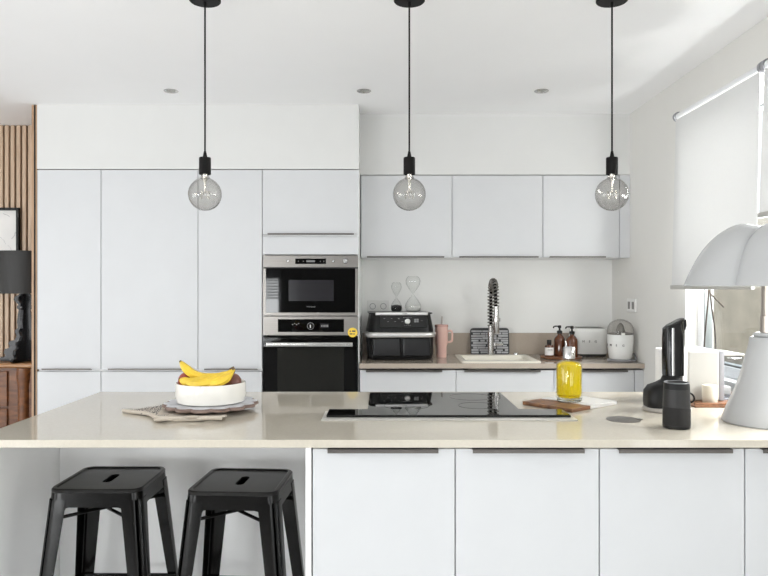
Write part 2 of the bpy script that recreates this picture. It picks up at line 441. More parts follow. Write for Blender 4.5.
# slatted end panel that closes the tall run
t = thing('cabinet_end_panel', 'narrow dark-edged oak panel closing the left end of the tall cabinets', 'panel', (0, 0, 0))
b = B(); bx(b, -2.1935, -2.1845, 4.398, 4.95, 0.0, ZC - .002); obj('backing', b, 'felt', t)
b = B(); bx(b, -2.184, -2.1765, 4.40, 4.95, 0.0, ZC - .002); obj('edge_strip', b, 'panel_wood', t)
b = B(); y = 4.40
while y < 4.93:
    bx(b, -2.209, -2.1935, y, y + .031, 0.0, ZC - .003, .001, 1); y += .041
obj('slats', b, 'panel_wood', t)

# ------------------------------------------------------------------ cabinets
G = 0.0018
def lip_handle(x0, x1, z, up, parent):
    """thin folded metal lip on the edge of a front; local y=0 is the face of the front"""
    b = B()
    if up:      # on the top edge of a base front
        bx(b, x0, x1, -.020, .004, z - .0005, z + .002)
        bx(b, x0, x1, -.020, -.0175, z - .010, z)
    else:       # under the bottom edge of a hanging front
        bx(b, x0, x1, -.020, .004, z - .002, z + .0005)
        bx(b, x0, x1, -.020, -.0175, z, z + .007)
    return obj('handle', b, 'alu', parent)

def cabinet(name, label, x0, x1, yf, yb, z0, z1, fronts, group, cat='cabinet', plinth=True, body=True, btop=None):
    """fronts: (name, z0, z1, handle, hx0, hx1) ; yf is the face of the fronts"""
    xc = (x0 + x1) / 2
    t = thing(name, label, cat, (xc, yf, 0), 0, group)
    w = (x1 - x0) / 2
    if body:
        b = B(); bx(b, -w + .0005, w - .0005, .0225, yb - yf, z0, btop or z1); obj('body', b, 'shell', t)
    if plinth:
        b = B(); bx(b, -w + .0005, w - .0005, .06, yb - yf - .02, 0, z0 - .001); obj('plinth', b, 'shell', t)
    for f in fronts:
        b = B(); bx(b, -w + G, w - G, 0, .020, f[1] + G, f[2] - G, .0012, 1)
        d = obj(f[0], b, 'white', t)
        if len(f) > 3 and f[3]:
            hx0, hx1 = f[4] - xc, f[5] - xc
            lip_handle(hx0, hx1, f[2] - G if f[3] == 'top' else f[1] + G, f[3] == 'top', d)
    return t

TX = [-2.175, -1.774, -1.166, -0.763, -0.157]
ZS = 0.876
def hx(a, c, d): return (wx(a, d), wx(c, d))
names = ['white tall cabinet at the left end of the run, next to the oak edge',
         'wide white tall cabinet, the broadest of the tall run, behind the left pendant bulb',
         'narrow white tall cabinet directly left of the microwave and oven']
hpx = [(43, 92), (109, 193), (205, 258)]
for i in range(3):
    a, c = hx(hpx[i][0], hpx[i][1], DT)
    cabinet('tall_cabinet', names[i], TX[i], TX[i + 1], DT, 4.99, .1, 2.132,
            [('door', ZS + .002, 2.132, 'bottom', a, c), ('door', .1, ZS - .008)], 'white tall cabinets')
# oven column: fronts above and below the appliances, hollow body
t = thing('oven_cabinet', 'white column cabinet that houses the microwave and the oven', 'cabinet', ((TX[3] + TX[4]) / 2, DT, 0))
w = (TX[4] - TX[3]) / 2
b = B()
bx(b, -w + .0005, -w + .012, .0225, .59, .1, 2.132); bx(b, w - .012, w - .0005, .0225, .59, .1, 2.132)
bx(b, -w + .012, w - .012, .57, .59, .1, 2.132)
bx(b, -w + .012, w - .012, .0225, .57, .1, .604); bx(b, -w + .012, w - .012, .0225, .57, 1.602, 2.132)
obj('body', b, 'shell', t)
b = B(); bx(b, -w + .0005, w - .0005, .06, .56, 0, .099); obj('plinth', b, 'shell', t)
b = B(); bx(b, -w + G, w - G, 0, .02, wz(234.5, DT), 2.132 - G, .0012, 1); d = obj('door', b, 'white', t)
lip_handle(wx(268, DT) - t.location.x, wx(354, DT) - t.location.x, wz(234.5, DT), False, d)
b = B(); bx(b, -w + G, w - G, 0, .02, wz(254.5, DT), wz(236.5, DT), .0012, 1); obj('filler_panel', b, 'white', t)
b = B(); bx(b, -w + G, w - G, 0, .02, .102, .602, .0012, 1); obj('drawer', b, 'white', t)

# microwave -------------------------------------------------------------
AX = wx(310.5, DT)
def ax(px): return wx(px, DT) - AX
mz0, mz1 = wz(315.6, DT), wz(255.4, DT)
def az(py): return wz(py, DT)
t = thing('microwave', 'built-in steel microwave with black glass door above the oven', 'microwave', (AX, DT, 0))
b = B(); bx(b, -.275, .275, .0225, .45, mz0 + .004, mz1 - .004); obj('body', b, 'black', t)
b = B(); bx(b, ax(263), ax(358), -.004, .02, az(267.3), mz1, .001, 1); cp = obj('control_panel', b, 'steel', t)
b = B(); bx(b, ax(295.4), ax(326), -.0052, -.003, az(264), az(258.6)); dp = obj('display', b, 'black_glass', cp)
b = B()
for px in (298, 303, 320, 323.5):
    bx(b, ax(px), ax(px + .9), -.0058, -.0050, az(261.8), az(260.8)); obj('display_mark', b, 'grey_mark', cp); b = B()
bx(b, ax(306.5), ax(315), -.0058, -.0050, az(262.2), az(260.2)); obj('display_mark', b, 'grey_mark', cp)
for px in (288, 333.5):
    b = B(); lathe(b, [(0, 0), (.0085, 0), (.0085, .003), (.007, .005), (0, .005)], 20)
    obj('button', b, 'steel_light', cp, (ax(px), -.004, az(261.1)), rot=(PI / 2, 0, 0))
b = B(); lathe(b, [(0, 0), (.0165, 0), (.0165, .012), (.014, .016), (0, .016)], 28)
obj('knob', b, 'steel_light', cp, (ax(345.5), -.004, az(261.1)), rot=(PI / 2, 0, 0))
b = B()
bx(b, ax(263), ax(266), -.004, .02, mz0, az(268.6)); bx(b, ax(355.3), ax(358), -.004, .02, mz0, az(268.6))
bx(b, ax(266), ax(355.3), -.004, .02, mz0, az(312.6)); fr = obj('door_frame', b, 'steel', t)
b = B(); bx(b, ax(266), ax(355.3), -.003, .02, az(312.6), az(268.6)); dr = obj('door', b, 'black_glass', t)
b = B(); bx(b, ax(288.7), ax(333.8), -.0036, -.0025, az(301), az(280)); obj('window', b, 'micro_pane', dr)
text('brand_lettering', 'Whirlpool', .0135, 'grey_mark', dr, (ax(311), -.0034, az(306.7)))
b = B(); bx(b, ax(263), ax(358), .004, .02, az(268.6), az(267.3)); obj('shadow_gap', b, 'black', t)

# oven -------------------------------------------------------------------
oz1 = wz(316.3, DT); oz0 = .606
t = thing('oven', 'built-in oven with steel control band and black glass door under the microwave', 'oven', (AX, DT, 0))
b = B(); bx(b, -.275, .275, .0225, .55, oz0 + .004, oz1 - .004); obj('body', b, 'black', t)
b = B(); bx(b, ax(263), ax(358), -.004, .02, az(335.2), oz1, .001, 1); cp = obj('control_panel', b, 'steel', t)
b = B(); bx(b, ax(278), ax(344), -.0052, -.003, az(332), az(319.2)); obj('display', b, 'black_glass', cp)
b = B(); bx(b, ax(320.5), ax(329), -.0060, -.0050, az(328), az(323.6)); obj('display_mark', b, 'micro_pane', cp)
for k in range(5):
    b = B(); bx(b, ax(321.2 + k * 1.5), ax(322.2 + k * 1.5), -.0064, -.0058, az(326.8), az(324.8)); obj('display_digit', b, 'grey_mark', cp)
for k in range(4):
    b = B(); bx(b, ax(292 + k * 2), ax(293.3 + k * 2), -.0064, -.0050, az(325 - (k % 2)), az(324 - (k % 2))); obj('display_digit', b, 'grey_mark', cp)
b = B(); lathe(b, [(.019, 0), (.0225, 0), (.0225, .004), (.019, .004), (.019, 0)], 32)
obj('knob_ring', b, 'grey_mark', cp, (ax(310.7), -.004, az(326)), rot=(PI / 2, 0, 0))
b = B(); lathe(b, [(0, 0), (.018, 0), (.017, .016), (.015, .018), (0, .018)], 28)
kn = obj('knob', b, 'black_gloss', cp, (ax(310.7), -.004, az(326)), rot=(PI / 2, 0, 0))
b = B(); bx(b, ax(310.2), ax(311.3), -.0235, -.0215, az(327.6), az(324.6)); obj('knob_mark', b, 'white_mark', cp)
b = B(); bx(b, ax(263), ax(358), -.004, .02, oz0, az(336.0), .001, 1); dr = obj('door', b, 'black_glass', t)
b = B(); bx(b, ax(277.5), ax(344), -.0046, -.0036, oz0 + .06, az(347.5)); obj('inner_window', b, 'oven_pane', dr)
b = B(); bx(b, ax(267.5), ax(353), -.050, -.036, az(346), az(342), .002, 2)
for px in (270, 350.5): bx(b, ax(px - 1.4), ax(px + 1.4), -.037, -.004, az(345.4), az(342.6))
obj('handle', b, 'steel_light', t)
b = B(); lathe(b, [(0, 0), (.030, 0), (.030, .001), (0, .001)], 36)
st = obj('sticker', b, 'yellow', t, (ax(352.6), -.0042, az(332.4)), rot=(PI / 2, 0, 0)); st['label'] = 'round yellow sticker with dark print'
for (x0, x1, z0, z1) in ((-.018, -.010, .003, .012), (-.004, .018, .003, .013), (-.018, .000, -.013, -.005), (.004, .014, -.013, -.006)):
    b = B(); bx(b, ax(352.6) + x0, ax(352.6) + x1, -.0058, -.0050, az(332.4) + z0, az(332.4) + z1); obj('sticker_print', b, 'dark_mark', t)

# wall cabinets ------------------------------------------------------------
UX = [wx(361, DU), wx(452, DU), wx(543, DU), wx(619.5, DU)]
uz0, uz1 = 1.590, 2.134
ul = ['white wall cabinet nearest the tall cabinets, above the air fryer', 'white wall cabinet in the middle, above the spring tap', 'white wall cabinet on the right, above the toaster']
uh = [(367, 444), (459, 538), (549, 605)]
for i in range(3):
    a, c = hx(uh[i][0], uh[i][1], DU)
    cabinet('wall_cabinet', ul[i], UX[i], UX[i + 1], DU, 4.99, uz0, uz1, [('door', uz0, uz1, 'bottom', a, c)], 'white wall cabinets', plinth=False)
b = B(); bx(b, UX[3] + .002, XR - .001, DU, 4.99, uz0, uz1); tag(obj('filler_panel', b, 'white'), 'slim white filler strip between the last wall cabinet and the right wall', 'panel')

# base cabinets --------------------------------------------------------------
CX = [-.152, wx(456, DBASE), wx(554, DBASE), wx(634.3, DBASE)]
cl = ['white base cabinet below the air fryer', 'white base cabinet below the cream sink', 'white base cabinet below the toaster, behind the oil bottle']
ch = [(366, 442), (464, 540), (566, 627)]
for i in range(3):
    a, c = hx(ch[i][0], ch[i][1], DBASE)
    cabinet('base_cabinet', cl[i], CX[i], CX[i + 1], DBASE, 4.97, .1, .876, [('drawer', .56, .878, 'top', a, c), ('door', .1, .554)], 'white base cabinets', btop=.74 if i == 1 else None)
b = B(); bx(b, CX[3] + .003, XR - .001, DBASE, 4.97, 0.0, .876); tag(obj('filler_panel', b, 'white'), 'slim white filler strip between the last base cabinet and the right wall', 'panel')
# worktop with the sink cut-out
SX0, SX1, SY0, SY1 = .492, .986, 4.405, 4.88
b = B()
y0, y1 = 4.37, 4.998
for (a, c, p, q) in ((-.154, SX0, y0, y1), (SX1, XR - .001, y0, y1), (SX0, SX1, y0, SY0), (SX0, SX1, SY1, y1)):
    bx(b, a, c, p, q, .889, TOP)
tag(obj('worktop', b, 'quartz_shaded'), 'beige stone worktop in painted shade along the back wall, holding sink and toaster', 'worktop')
b = B(); bx(b, -.154, XR - .001, 4.981, 4.998, TOP + .0003, wz(333, 4.98), .001, 1)
tag(obj('upstand', b, 'quartz_shaded'), 'low beige stone upstand in painted shade against the white wall behind the sink', 'splashback')

# sink -----------------------------------------------------------------------
t = thing('sink', 'cream inset sink in the back worktop, under the spring tap', 'sink', ((SX0 + SX1) / 2, (SY0 + SY1) / 2, TOP))
sw, sd = SX1 - SX0, SY1 - SY0
b = B()
rings = [(sw - .006, sd - .006, .012, -.02), (sw + .004, sd + .004, .014, .0008), (sw + .004, sd + .004, .014, .006), (sw - .004, sd - .004, .014, .009),
         (sw - .06, sd - .10, .03, .009, 0, -.02), (sw - .075, sd - .115, .03, .004, 0, -.02), (sw - .10, sd - .14, .04, -.15, 0, -.02), (sw - .2, sd - .24, .04, -.16, 0, -.02)]
rloft(b, rings); obj('basin', b, 'sink', t)
b = B(); lathe(b, [(0, -.1595), (.04, -.1595), (.042, -.157), (.02, -.156), (0, -.158)], 28, 0, -.02); obj('drain', b, 'chrome', t)
b = B(); lathe(b, [(0, .0095), (.016, .0095), (.016, .020), (.013, .024), (0, .024)], 20, wx(516, 4.84) - t.location.x, 4.845 - t.location.y); obj('waste_knob', b, 'chrome', t)
b = B(); tube(b, [(0, .16, -.05), (0, .155, -.05)], .012, 16); obj('overflow', b, 'chrome', t)

# spring tap -------------------------------------------------------------------
t = thing('kitchen_tap', 'tall steel spring-neck tap with a coil rising behind the sink', 'tap', (.738, 4.85, TOP + .0092))
b = B(); lathe(b, [(0, 0), (.027, 0), (.027, .006), (.021, .010), (.021, .125), (.024, .127), (.024, .16), (.017, .165), (.017, .20), (0, .20)], 24); obj('base', b, 'steel_light', t)
b = B(); tube(b, [(.02, 0, .07), (.075, -.01, .072), (.082, -.012, .075)], [.008, .006, .006], 10); lathe(b, [(0, .058), (.013, .058), (.013, .082), (0, .082)], 16, .028, 0); obj('lever', b, 'steel_light', t)
arc = [(0.0, 0, .19), (0, 0, .40)] + [(0, -.105 + .105 * math.cos(a), .40 + .105 * math.sin(a)) for a in [PI * k / 10 for k in range(1, 11)]] + [(0, -.21, .34)]
path = smooth_path(arc, 8)
b = B(); tube(b, path, .0105, 10); obj('hose', b, 'black_satin', t)
# coil winding round the hose
cum = [0]
for p, q in zip(path, path[1:]): cum.append(cum[-1] + (q - p).length)
def along(s):
    for i in range(len(cum) - 1):
        if cum[i + 1] >= s:
            k = (s - cum[i]) / max(1e-9, cum[i + 1] - cum[i]); p = path[i].lerp(path[i + 1], k); return p, (path[i + 1] - path[i]).normalized()
    return path[-1], (path[-1] - path[-2]).normalized()
L = cum[-1]; turns = 27; pts = []
for k in range(turns * 10 + 1):
    p, tg = along(L * k / (turns * 10)); n = Vector((1, 0, 0)); bn = tg.cross(n); a = 2 * PI * k / 10
    pts.append(p + (n * math.cos(a) + bn * math.sin(a)) * .0200)
b = B(); tube(b, pts, .0046, 6); obj('spring_coil', b, 'steel', t)
b = B(); lathe(b, [(0, .16), (.014, .16), (.019, .17), (.017, .27), (.014, .34), (0, .34)], 20, .006, -.21); obj('spray_head', b, 'steel_light', t)
b = B(); tube(b, [(.006, -.01, .185), (.014, -.05, .20), (.014, -.185, .25)], .006, 8); lathe(b, [(.018, .24), (.025, .24), (.025, .262), (.018, .262), (.018, .24)], 20, .006, -.21); obj('spray_holder', b, 'steel_light', t)

# striped board behind the tap ---------------------------------------------------
bw, bh = .272, .19
t = thing('striped_board', 'charcoal board with broken light grey stripes leaning on the wall behind the tap', 'board', (wx(490, 4.93), 4.925, TOP))
t.rotation_euler = (math.radians(-8), 0, 0)
b = B(); out = [(x, z + bh / 2) for x, z in rrect(bw, bh, .02, 5)]; prism_xz(b, out, 0, .014, .002); obj('board', b, 'board_dark', t)
b = B(); z = .012; random.seed(3)
while z < bh - .014:
    x = -bw / 2 + .006 + random.choice((0, 0, .012))
    while x < bw / 2 - .010:
        l = random.choice((.03, .05, .075, .1)); e = min(x + l, bw / 2 - .008); hh = random.choice((.010, .012, .0135))
        if e - x > .01: bx(b, x, e, -.0012, .0, z, z + hh)
        x = e + random.choice((.003, .006, .014))
    z += .0165
obj('stripes', b, 'board_grey', t)

# air fryer -----------------------------------------------------------------------
FX, FY = wx(399.5, 4.60), 4.735
t = thing('air_fryer', 'large black double-drawer air fryer with silver trim left of the pink tumbler', 'air fryer', (FX, FY, TOP), math.radians(4)); t.scale = (1.06, 1, 1)
b = B(); rloft(b, [(.36, .32, .05, .0), (.385, .35, .055, .006), (.40, .36, .06, .03), (.41, .365, .06, .15), (.405, .36, .06, .20), (.375, .33, .055, .29), (.372, .328, .055, .300)], 8); obj('body', b, 'fryer', t)
b = B(); rloft(b, [(.385, .345, .05, .299), (.395, .352, .05, .303), (.392, .35, .05, .308), (.375, .335, .05, .310)], 8); obj('lid', b, 'fryer', t)
b = B(); pts = [( -.135, -.184, .298), (.152, -.184, .298), (.160, -.178, .312), (-.155, -.178, .312)]
bx(b, -.160, .162, -.181, -.16, .293, .3125, .004); lp = obj('top_band', b, 'fryer_silver', t)
text('brand_lettering', 'NINJA', .0105, 'dark_mark', lp, (.02, -.1813, .303))
rt = Matrix.Translation((0, -.178, .21)) @ Matrix.Rotation(math.radians(-11), 4, 'X')
b = B(); bx(b, -.135, .158, -.006, .02, 0.0, .082, .004, rot=rt); cp = obj('control_panel', b, 'black_gloss', t)
b = B(); lathe(b, [(0, 0), (.0175, 0), (.0165, .014), (.014, .016), (0, .016)], 28)
kn = obj('dial', b, 'fryer_silver', cp, (.036, -.177, .252), rot=(PI / 2 - math.radians(11), 0, 0))
def mark(x0, x1, z0, z1):
    b = B(); bx(b, x0, x1, -.0074, -.0062, z0, z1, rot=rt); obj('control_mark', b, 'grey_mark', cp)
for i in range(2):
    for j in range(2): mark(.078 + i * .015, .091 + i * .015, .036 + j * .0125, .047 + j * .0125)
for k in range(7): mark(.010 + k * .008, .015 + k * .008, .066, .069)
for k in range(4): mark(.016 + k * .011, .023 + k * .011, .016, .0185)
for k in range(6): mark(-.11 + k * .022, -.10 + k * .022, .060 - .02 * (k % 2), .063 - .02 * (k % 2))
mark(.118, .130, .046, .048)
for s in (-1, 1):
    b = B(); bx(b, .004 * s + (0 if s > 0 else -.176), .004 * s + (.176 if s > 0 else 0), -.190, -.10, .022, .150, .012, 3); obj('drawer', b, 'fryer_draw', t)
b = B(); ring = []
prof = [(-.213, -.08), (-.205, -.155), (-.17, -.197), (-.08, -.203), (.08, -.203), (.17, -.197), (.205, -.155), (.213, -.08)]
pp = smooth_path([(x, y, .167) for x, y in prof], 6)
rings = []
for i, p in enumerate(pp):
    tg = (pp[min(i + 1, len(pp) - 1)] - pp[max(i - 1, 0)]).normalized(); nn = Vector((tg.y, -tg.x, 0))
    rings.append([tuple(p + nn * a + Vector((0, 0, c))) for a, c in ((-.02, -.016), (.004, -.016), (.009, -.006), (.009, .008), (.004, .015), (-.02, .015))])
loft(b, rings); obj('drawer_handle', b, 'fryer_silver', t)
b = B(); tube(b, smooth_path([(.18, .10, .20), (.214, .09, .17), (.220, .04, .08), (.218, 0.03, .02), (.208, .07, .006), (.19, .16, .006)], 8), .0045, 8); obj('power_cord', b, 'black', t)

# hourglasses on the air fryer ---------------------------------------------------
def hourglass(name, label, loc, R, H, sandm, sand_h):
    t = thing(name, label, 'hourglass', loc, 0, 'hourglasses on the air fryer')
    half = [(0, 0), (R * .62, 0), (R * .88, H * .045), (R, H * .13), (R * .93, H * .22), (R * .62, H * .34), (R * .25, H * .44), (R * .10, H * .49)]
    prof = half + [(R * .10, H * .51)] + [(r * .92, H - z) for r, z in reversed(half[:-1])]
    b = B(); lathe(b, prof, 36); obj('glass_shell', b, 'glass', t)
    sp = [(0, .002), (R * .60, .002), (R * .85, H * .05), (R * .95, H * .13)]
    sp = [p for p in sp if p[1] < sand_h] + [(R * .9, sand_h), (R * .3, sand_h * 1.12), (0, sand_h * 1.15)]
    b = B(); lathe(b, sp, 32); obj('sand', b, sandm, t)
    return t
fz = TOP + .3105
hourglass('hourglass', 'small hourglass with black sand standing on the air fryer', (wx(396.4, 4.70), 4.70, fz), .038, .197, 'sand_black', .042)
hourglass('hourglass', 'larger hourglass with pale sand standing on the air fryer', (wx(413, 4.70), 4.70, fz), .054, .238, 'sand_white', .036)

# wall outlets --------------------------------------------------------------------
t = thing('wall_outlet', 'white double outlet on the back wall above the air fryer', 'outlet', (wx(378, 4.99), 4.9995, 1.26))
b = B(); bx(b, -.078, .078, -.009, 0, -.042, .042, .003); obj('plate', b, 'outlet', t)
for s in (-1, 1):
    b = B(); tube(b, [(.038 * s + .020 * math.cos(a), -.0095, .020 * math.sin(a)) for a in [2 * PI * k / 24 for k in range(24)]], .0018, 6, closed=True); obj('socket_ring', b, 'side_grey', t)
t = thing('wall_outlet', 'pale double outlet on the right wall above the citrus squeezer', 'outlet', (XR - .0005, 4.59, 1.276))
b = B(); bx(b, -.009, 0, -.080, .080, -.044, .044, .003); obj('plate', b, 'outlet', t)
for s in (-1, 1):
    b = B(); bx(b, -.0102, -.0088, .036 * s - .018, .036 * s + .018, -.024, .024, .002); obj('socket_well', b, 'outlet_dark', t)

# pink tumbler ----------------------------------------------------------------------
t = thing('tumbler', 'dusty pink handled tumbler with a straw, right of the air fryer', 'cup', (wx(441.5, 4.76), 4.76, TOP))
b = B(); lathe(b, [(0, 0), (.032, 0), (.034, .004), (.036, .075), (.0385, .083), (.043, .093), (.0445, .20), (.0445, .208), (0, .208)], 36); obj('cup_body', b, 'pink', t)
b = B(); lathe(b, [(0, .208), (.0455, .208), (.0455, .216), (.042, .222), (.012, .224), (0, .224)], 36); obj('lid', b, 'pink_lid', t)
b = B(); tube(b, smooth_path([(.041, 0, .175), (.062, 0, .180), (.072, 0, .165), (.072, 0, .125), (.066, 0, .108), (.041, 0, .104)], 6), [.0075] * 31, 10); obj('handle', b, 'pink', t)
b = B(); tube(b, [(.0, 0, .222), (.004, 0, .278)], .0055, 12); obj('straw', b, 'straw', t)

# wooden tray with bottles ------------------------------------------------------------
t = thing('round_tray', 'round dark wood tray holding three soap bottles beside the sink', 'tray', (1.185, 4.70, TOP))
b = B(); lathe(b, [(0, 0), (.126, 0), (.136, .006), (.138, .014), (.131, .015), (.127, .011), (0, .011)], 48); obj('disc', b, 'tray_wood', t)
trz = TOP + .0112
def pump_bottle(label, loc, rz):
    t = thing('pump_bottle', label, 'bottle', loc, rz, 'amber pump bottles')
    b = B(); lathe(b, [(0, 0), (.036, 0), (.039, .004), (.039, .105), (.036, .120), (.024, .136), (.015, .143), (.015, .150), (0, .150)], 32); obj('bottle_body', b, 'amber', t)
    b = B(); lathe(b, [(0, .1505), (.018, .1505), (.018, .168), (.010, .171), (.006, .173), (.006, .190), (0, .190)], 24); obj('collar', b, 'black', t)
    b = B(); lathe(b, [(0, .188), (.011, .188), (.011, .203), (.008, .206), (0, .206)], 20); tube(b, smooth_path([(0, 0, .199), (-.028, 0, .200), (-.040, 0, .197), (-.044, 0, .187)], 4), .0048, 8); obj('pump_nozzle', b, 'black', t)
    return t
pb = pump_bottle('amber pump bottle on the tray beside the little black-capped bottle', (wx(559.6, 4.76), 4.76, trz), .15)
dup(pb, (wx(572.0, 4.68), 4.68, trz), .1, 'amber pump bottle on the tray, the one nearer the toaster')
t = thing('small_bottle', 'small dark bottle with white label and black cap on the tray', 'bottle', (wx(549.2, 4.69), 4.69, trz))
b = B(); lathe(b, [(0, 0), (.027, 0), (.0285, .003), (.0285, .068), (.024, .078), (.012, .084), (0, .084)], 28); obj('bottle_body', b, 'amber', t)
b = B(); lathe(b, [(.0289, .012), (.0289, .062)], 28); obj('paper_label', b, 'paper', t)
b = B()
for zz in (.050, .042): tube(b, [(.0293 * math.sin(a), -.0293 * math.cos(a), zz) for a in [(-.6 + 1.2 * k / 8) for k in range(9)]], .0016, 4)
obj('label_print', b, 'dark_mark', t)
b = B(); lathe(b, [(0, .084), (.015, .084), (.0145, .112), (0, .113)], 24); obj('cap', b, 'black', t)

# toaster ------------------------------------------------------------------------------
t = thing('toaster', 'white rounded toaster with dark base band left of the domed squeezer', 'toaster', (1.415, 4.875, TOP), math.radians(-4))
b = B(); rloft(b, [(.225, .17, .05, .0), (.232, .175, .05, .004), (.232, .175, .05, .018)], 8); obj('base', b, 'rubber', t)
b = B(); rloft(b, [(.238, .18, .055, .0185), (.246, .188, .058, .03), (.242, .184, .058, .165), (.236, .178, .056, .182), (.222, .164, .05, .192), (.19, .13, .04, .195)], 8); bd = obj('body', b, 'plastic_white', t)
b = B(); rloft(b, [(.20, .14, .04, .1945), (.20, .14, .04, .197), (.19, .13, .035, .198)], 8); obj('top_plate', b, 'steel', t)
for s in (-1, 1):
    b = B(); bx(b, -.085, .085, .032 * s - .014, .032 * s + .014, .1975, .199); obj('slot', b, 'black', t)
b = B(); bx(b, .120, .140, -.016, .016, .12, .135, .004); obj('lever', b, 'chrome', t)
for k, c in enumerate('SMEG'):
    text('brand_lettering', c, .021, 'dark_mark', t, (-.090 + .041 * k, -.0945, .105), extrude=.0015)

# citrus squeezer --------------------------------------------------------------------------
t = thing('citrus_squeezer', 'white citrus squeezer under a clear dome in the worktop corner', 'squeezer', (1.522, 4.52, TOP), math.radians(-8))
b = B(); lathe(b, [(0, 0), (.078, 0), (.082, .004), (.080, .012), (.070, .016), (0, .016)], 40); obj('base', b, 'side_grey', t)
b = B(); lathe(b, [(0, .016), (.066, .016), (.071, .022), (.077, .06), (.082, .12), (.083, .165), (.081, .172), (0, .172)], 44); obj('body', b, 'plastic_white', t)
b = B(); lathe(b, [(0, .172), (.076, .172), (.078, .180), (.060, .184), (.030, .190), (.026, .205), (.019, .228), (.008, .243), (0, .246)], 36); obj('reamer', b, 'steel', t)
b = B(); lathe(b, [(.082, .173), (.083, .195), (.078, .222), (.064, .245), (.042, .260), (.018, .268), (0, .270)], 44); obj('dome', b, 'dome', t)
b = B(); bx(b, -.012, .012, -.095, -.078, .172, .186, .003); obj('spout', b, 'plastic_white', t)
for k, c in enumerate('SMEG'):
    a = math.radians(-85 + 29 * k); r = .0815
    text('brand_lettering', c, .019, 'dark_mark', t, (r * math.sin(a), -r * math.cos(a), .105), rot=(PI / 2, 0, a), extrude=.002)
b = B(); tube(b, smooth_path([(.05, -.05, .006), (.083, -.045, .007), (.094, -.01, .020), (.090, .03, .045), (.085, .07, .03), (.06, .10, .006), (.0, .13, .006)], 8), .0055, 8); obj('power_cord', b, 'side_grey', t)

# ------------------------------------------------------------------ island
IY0, IY1 = 2.172, 3.18
IXL = -1.286
hob = (-.062, .518, 2.662, 3.13)
b = B(); bx(b, IXL, XR - .001, IY0, IY1, .8955, TOP, .0015, 2)
tag(obj('island_worktop', b, 'quartz'), 'polished beige stone top of the island, carrying the hob and fruit bowl', 'worktop')
DI = 2.19
IX = [wx(312.2, DI), wx(455.2, DI), wx(599.4, DI), wx(745, DI), 1.585]
il = ['white island cabinet nearest the bar stools', 'white island cabinet in the middle, below the right half of the hob', 'white island cabinet below the black speaker', 'white island cabinet at the right edge, below the white table lamp']
ih = [(328, 438), (472, 583), (617, 730), (760, 870)]
for i in range(4):
    a, c = hx(ih[i][0], ih[i][1], DI)
    cabinet('island_cabinet', il[i], IX[i], IX[i + 1], DI, 3.15, .1, .893, [('door', .1, .8905, 'top', a, min(c, IX[i + 1] - .02))], 'white island cabinets')
b = B(); bx(b, wx(305.5, DI), IX[0] - .003, DI, 2.738, 0, .895, .001, 1); tag(obj('island_support_panel', b, 'shell'), 'white upright panel between the stool recess and the first island cabinet', 'panel')
b = B(); bx(b, IXL + .004, -1.268, DI - .01, 3.16, 0, .895, .001, 1); tag(obj('island_end_panel', b, 'shell'), 'white end panel closing the left side of the island', 'panel')
t = thing('island_back_cabinet', 'white cabinet back that faces the bar stools under the island overhang', 'cabinet', (-.75, 2.74, 0))
b = B(); bx(b, -.516, wx(305.5, DI) + .75 + .02, 0, .018, 0, .895); obj('back_panel', b, 'shell', t)
b = B(); bx(b, -.516, wx(305.5, DI) + .75 + .018, .0185, .41, 0.0, .895); obj('body', b, 'shell', t)

# hob and downdraft extractor
t = thing('induction_hob', 'black glass induction hob set in the island top', 'hob', (0, 0, TOP + .0003))
b = B(); bx(b, hob[0], hob[1], hob[2], hob[3], 0, .0045, .001, 1); obj('glass_top', b, 'hob_glass', t)
for (cx, cy, r) in ((.09, 2.78, .09), (.09, 3.0, .075), (.37, 2.78, .075), (.37, 3.0, .09)):
    b = B(); tube(b, [(cx + r * math.cos(a), cy + r * math.sin(a), .0046) for a in [2 * PI * k / 40 for k in range(40)]], .0006, 4, closed=True); obj('zone_ring', b, 'micro_pane', t)
t = thing('downdraft_extractor', 'long black glass downdraft strip with a pale steel front edge in front of the hob', 'extractor', (0, 0, TOP + .0003))
b = B(); bx(b, -.222, .686, 2.480, 2.655, 0, .004, .001, 1); obj('frame', b, 'trim_pale', t)
b = B(); bx(b, -.207, .672, 2.524, 2.650, .0042, .013, .001, 1); obj('glass_lid', b, 'hob_glass', t)

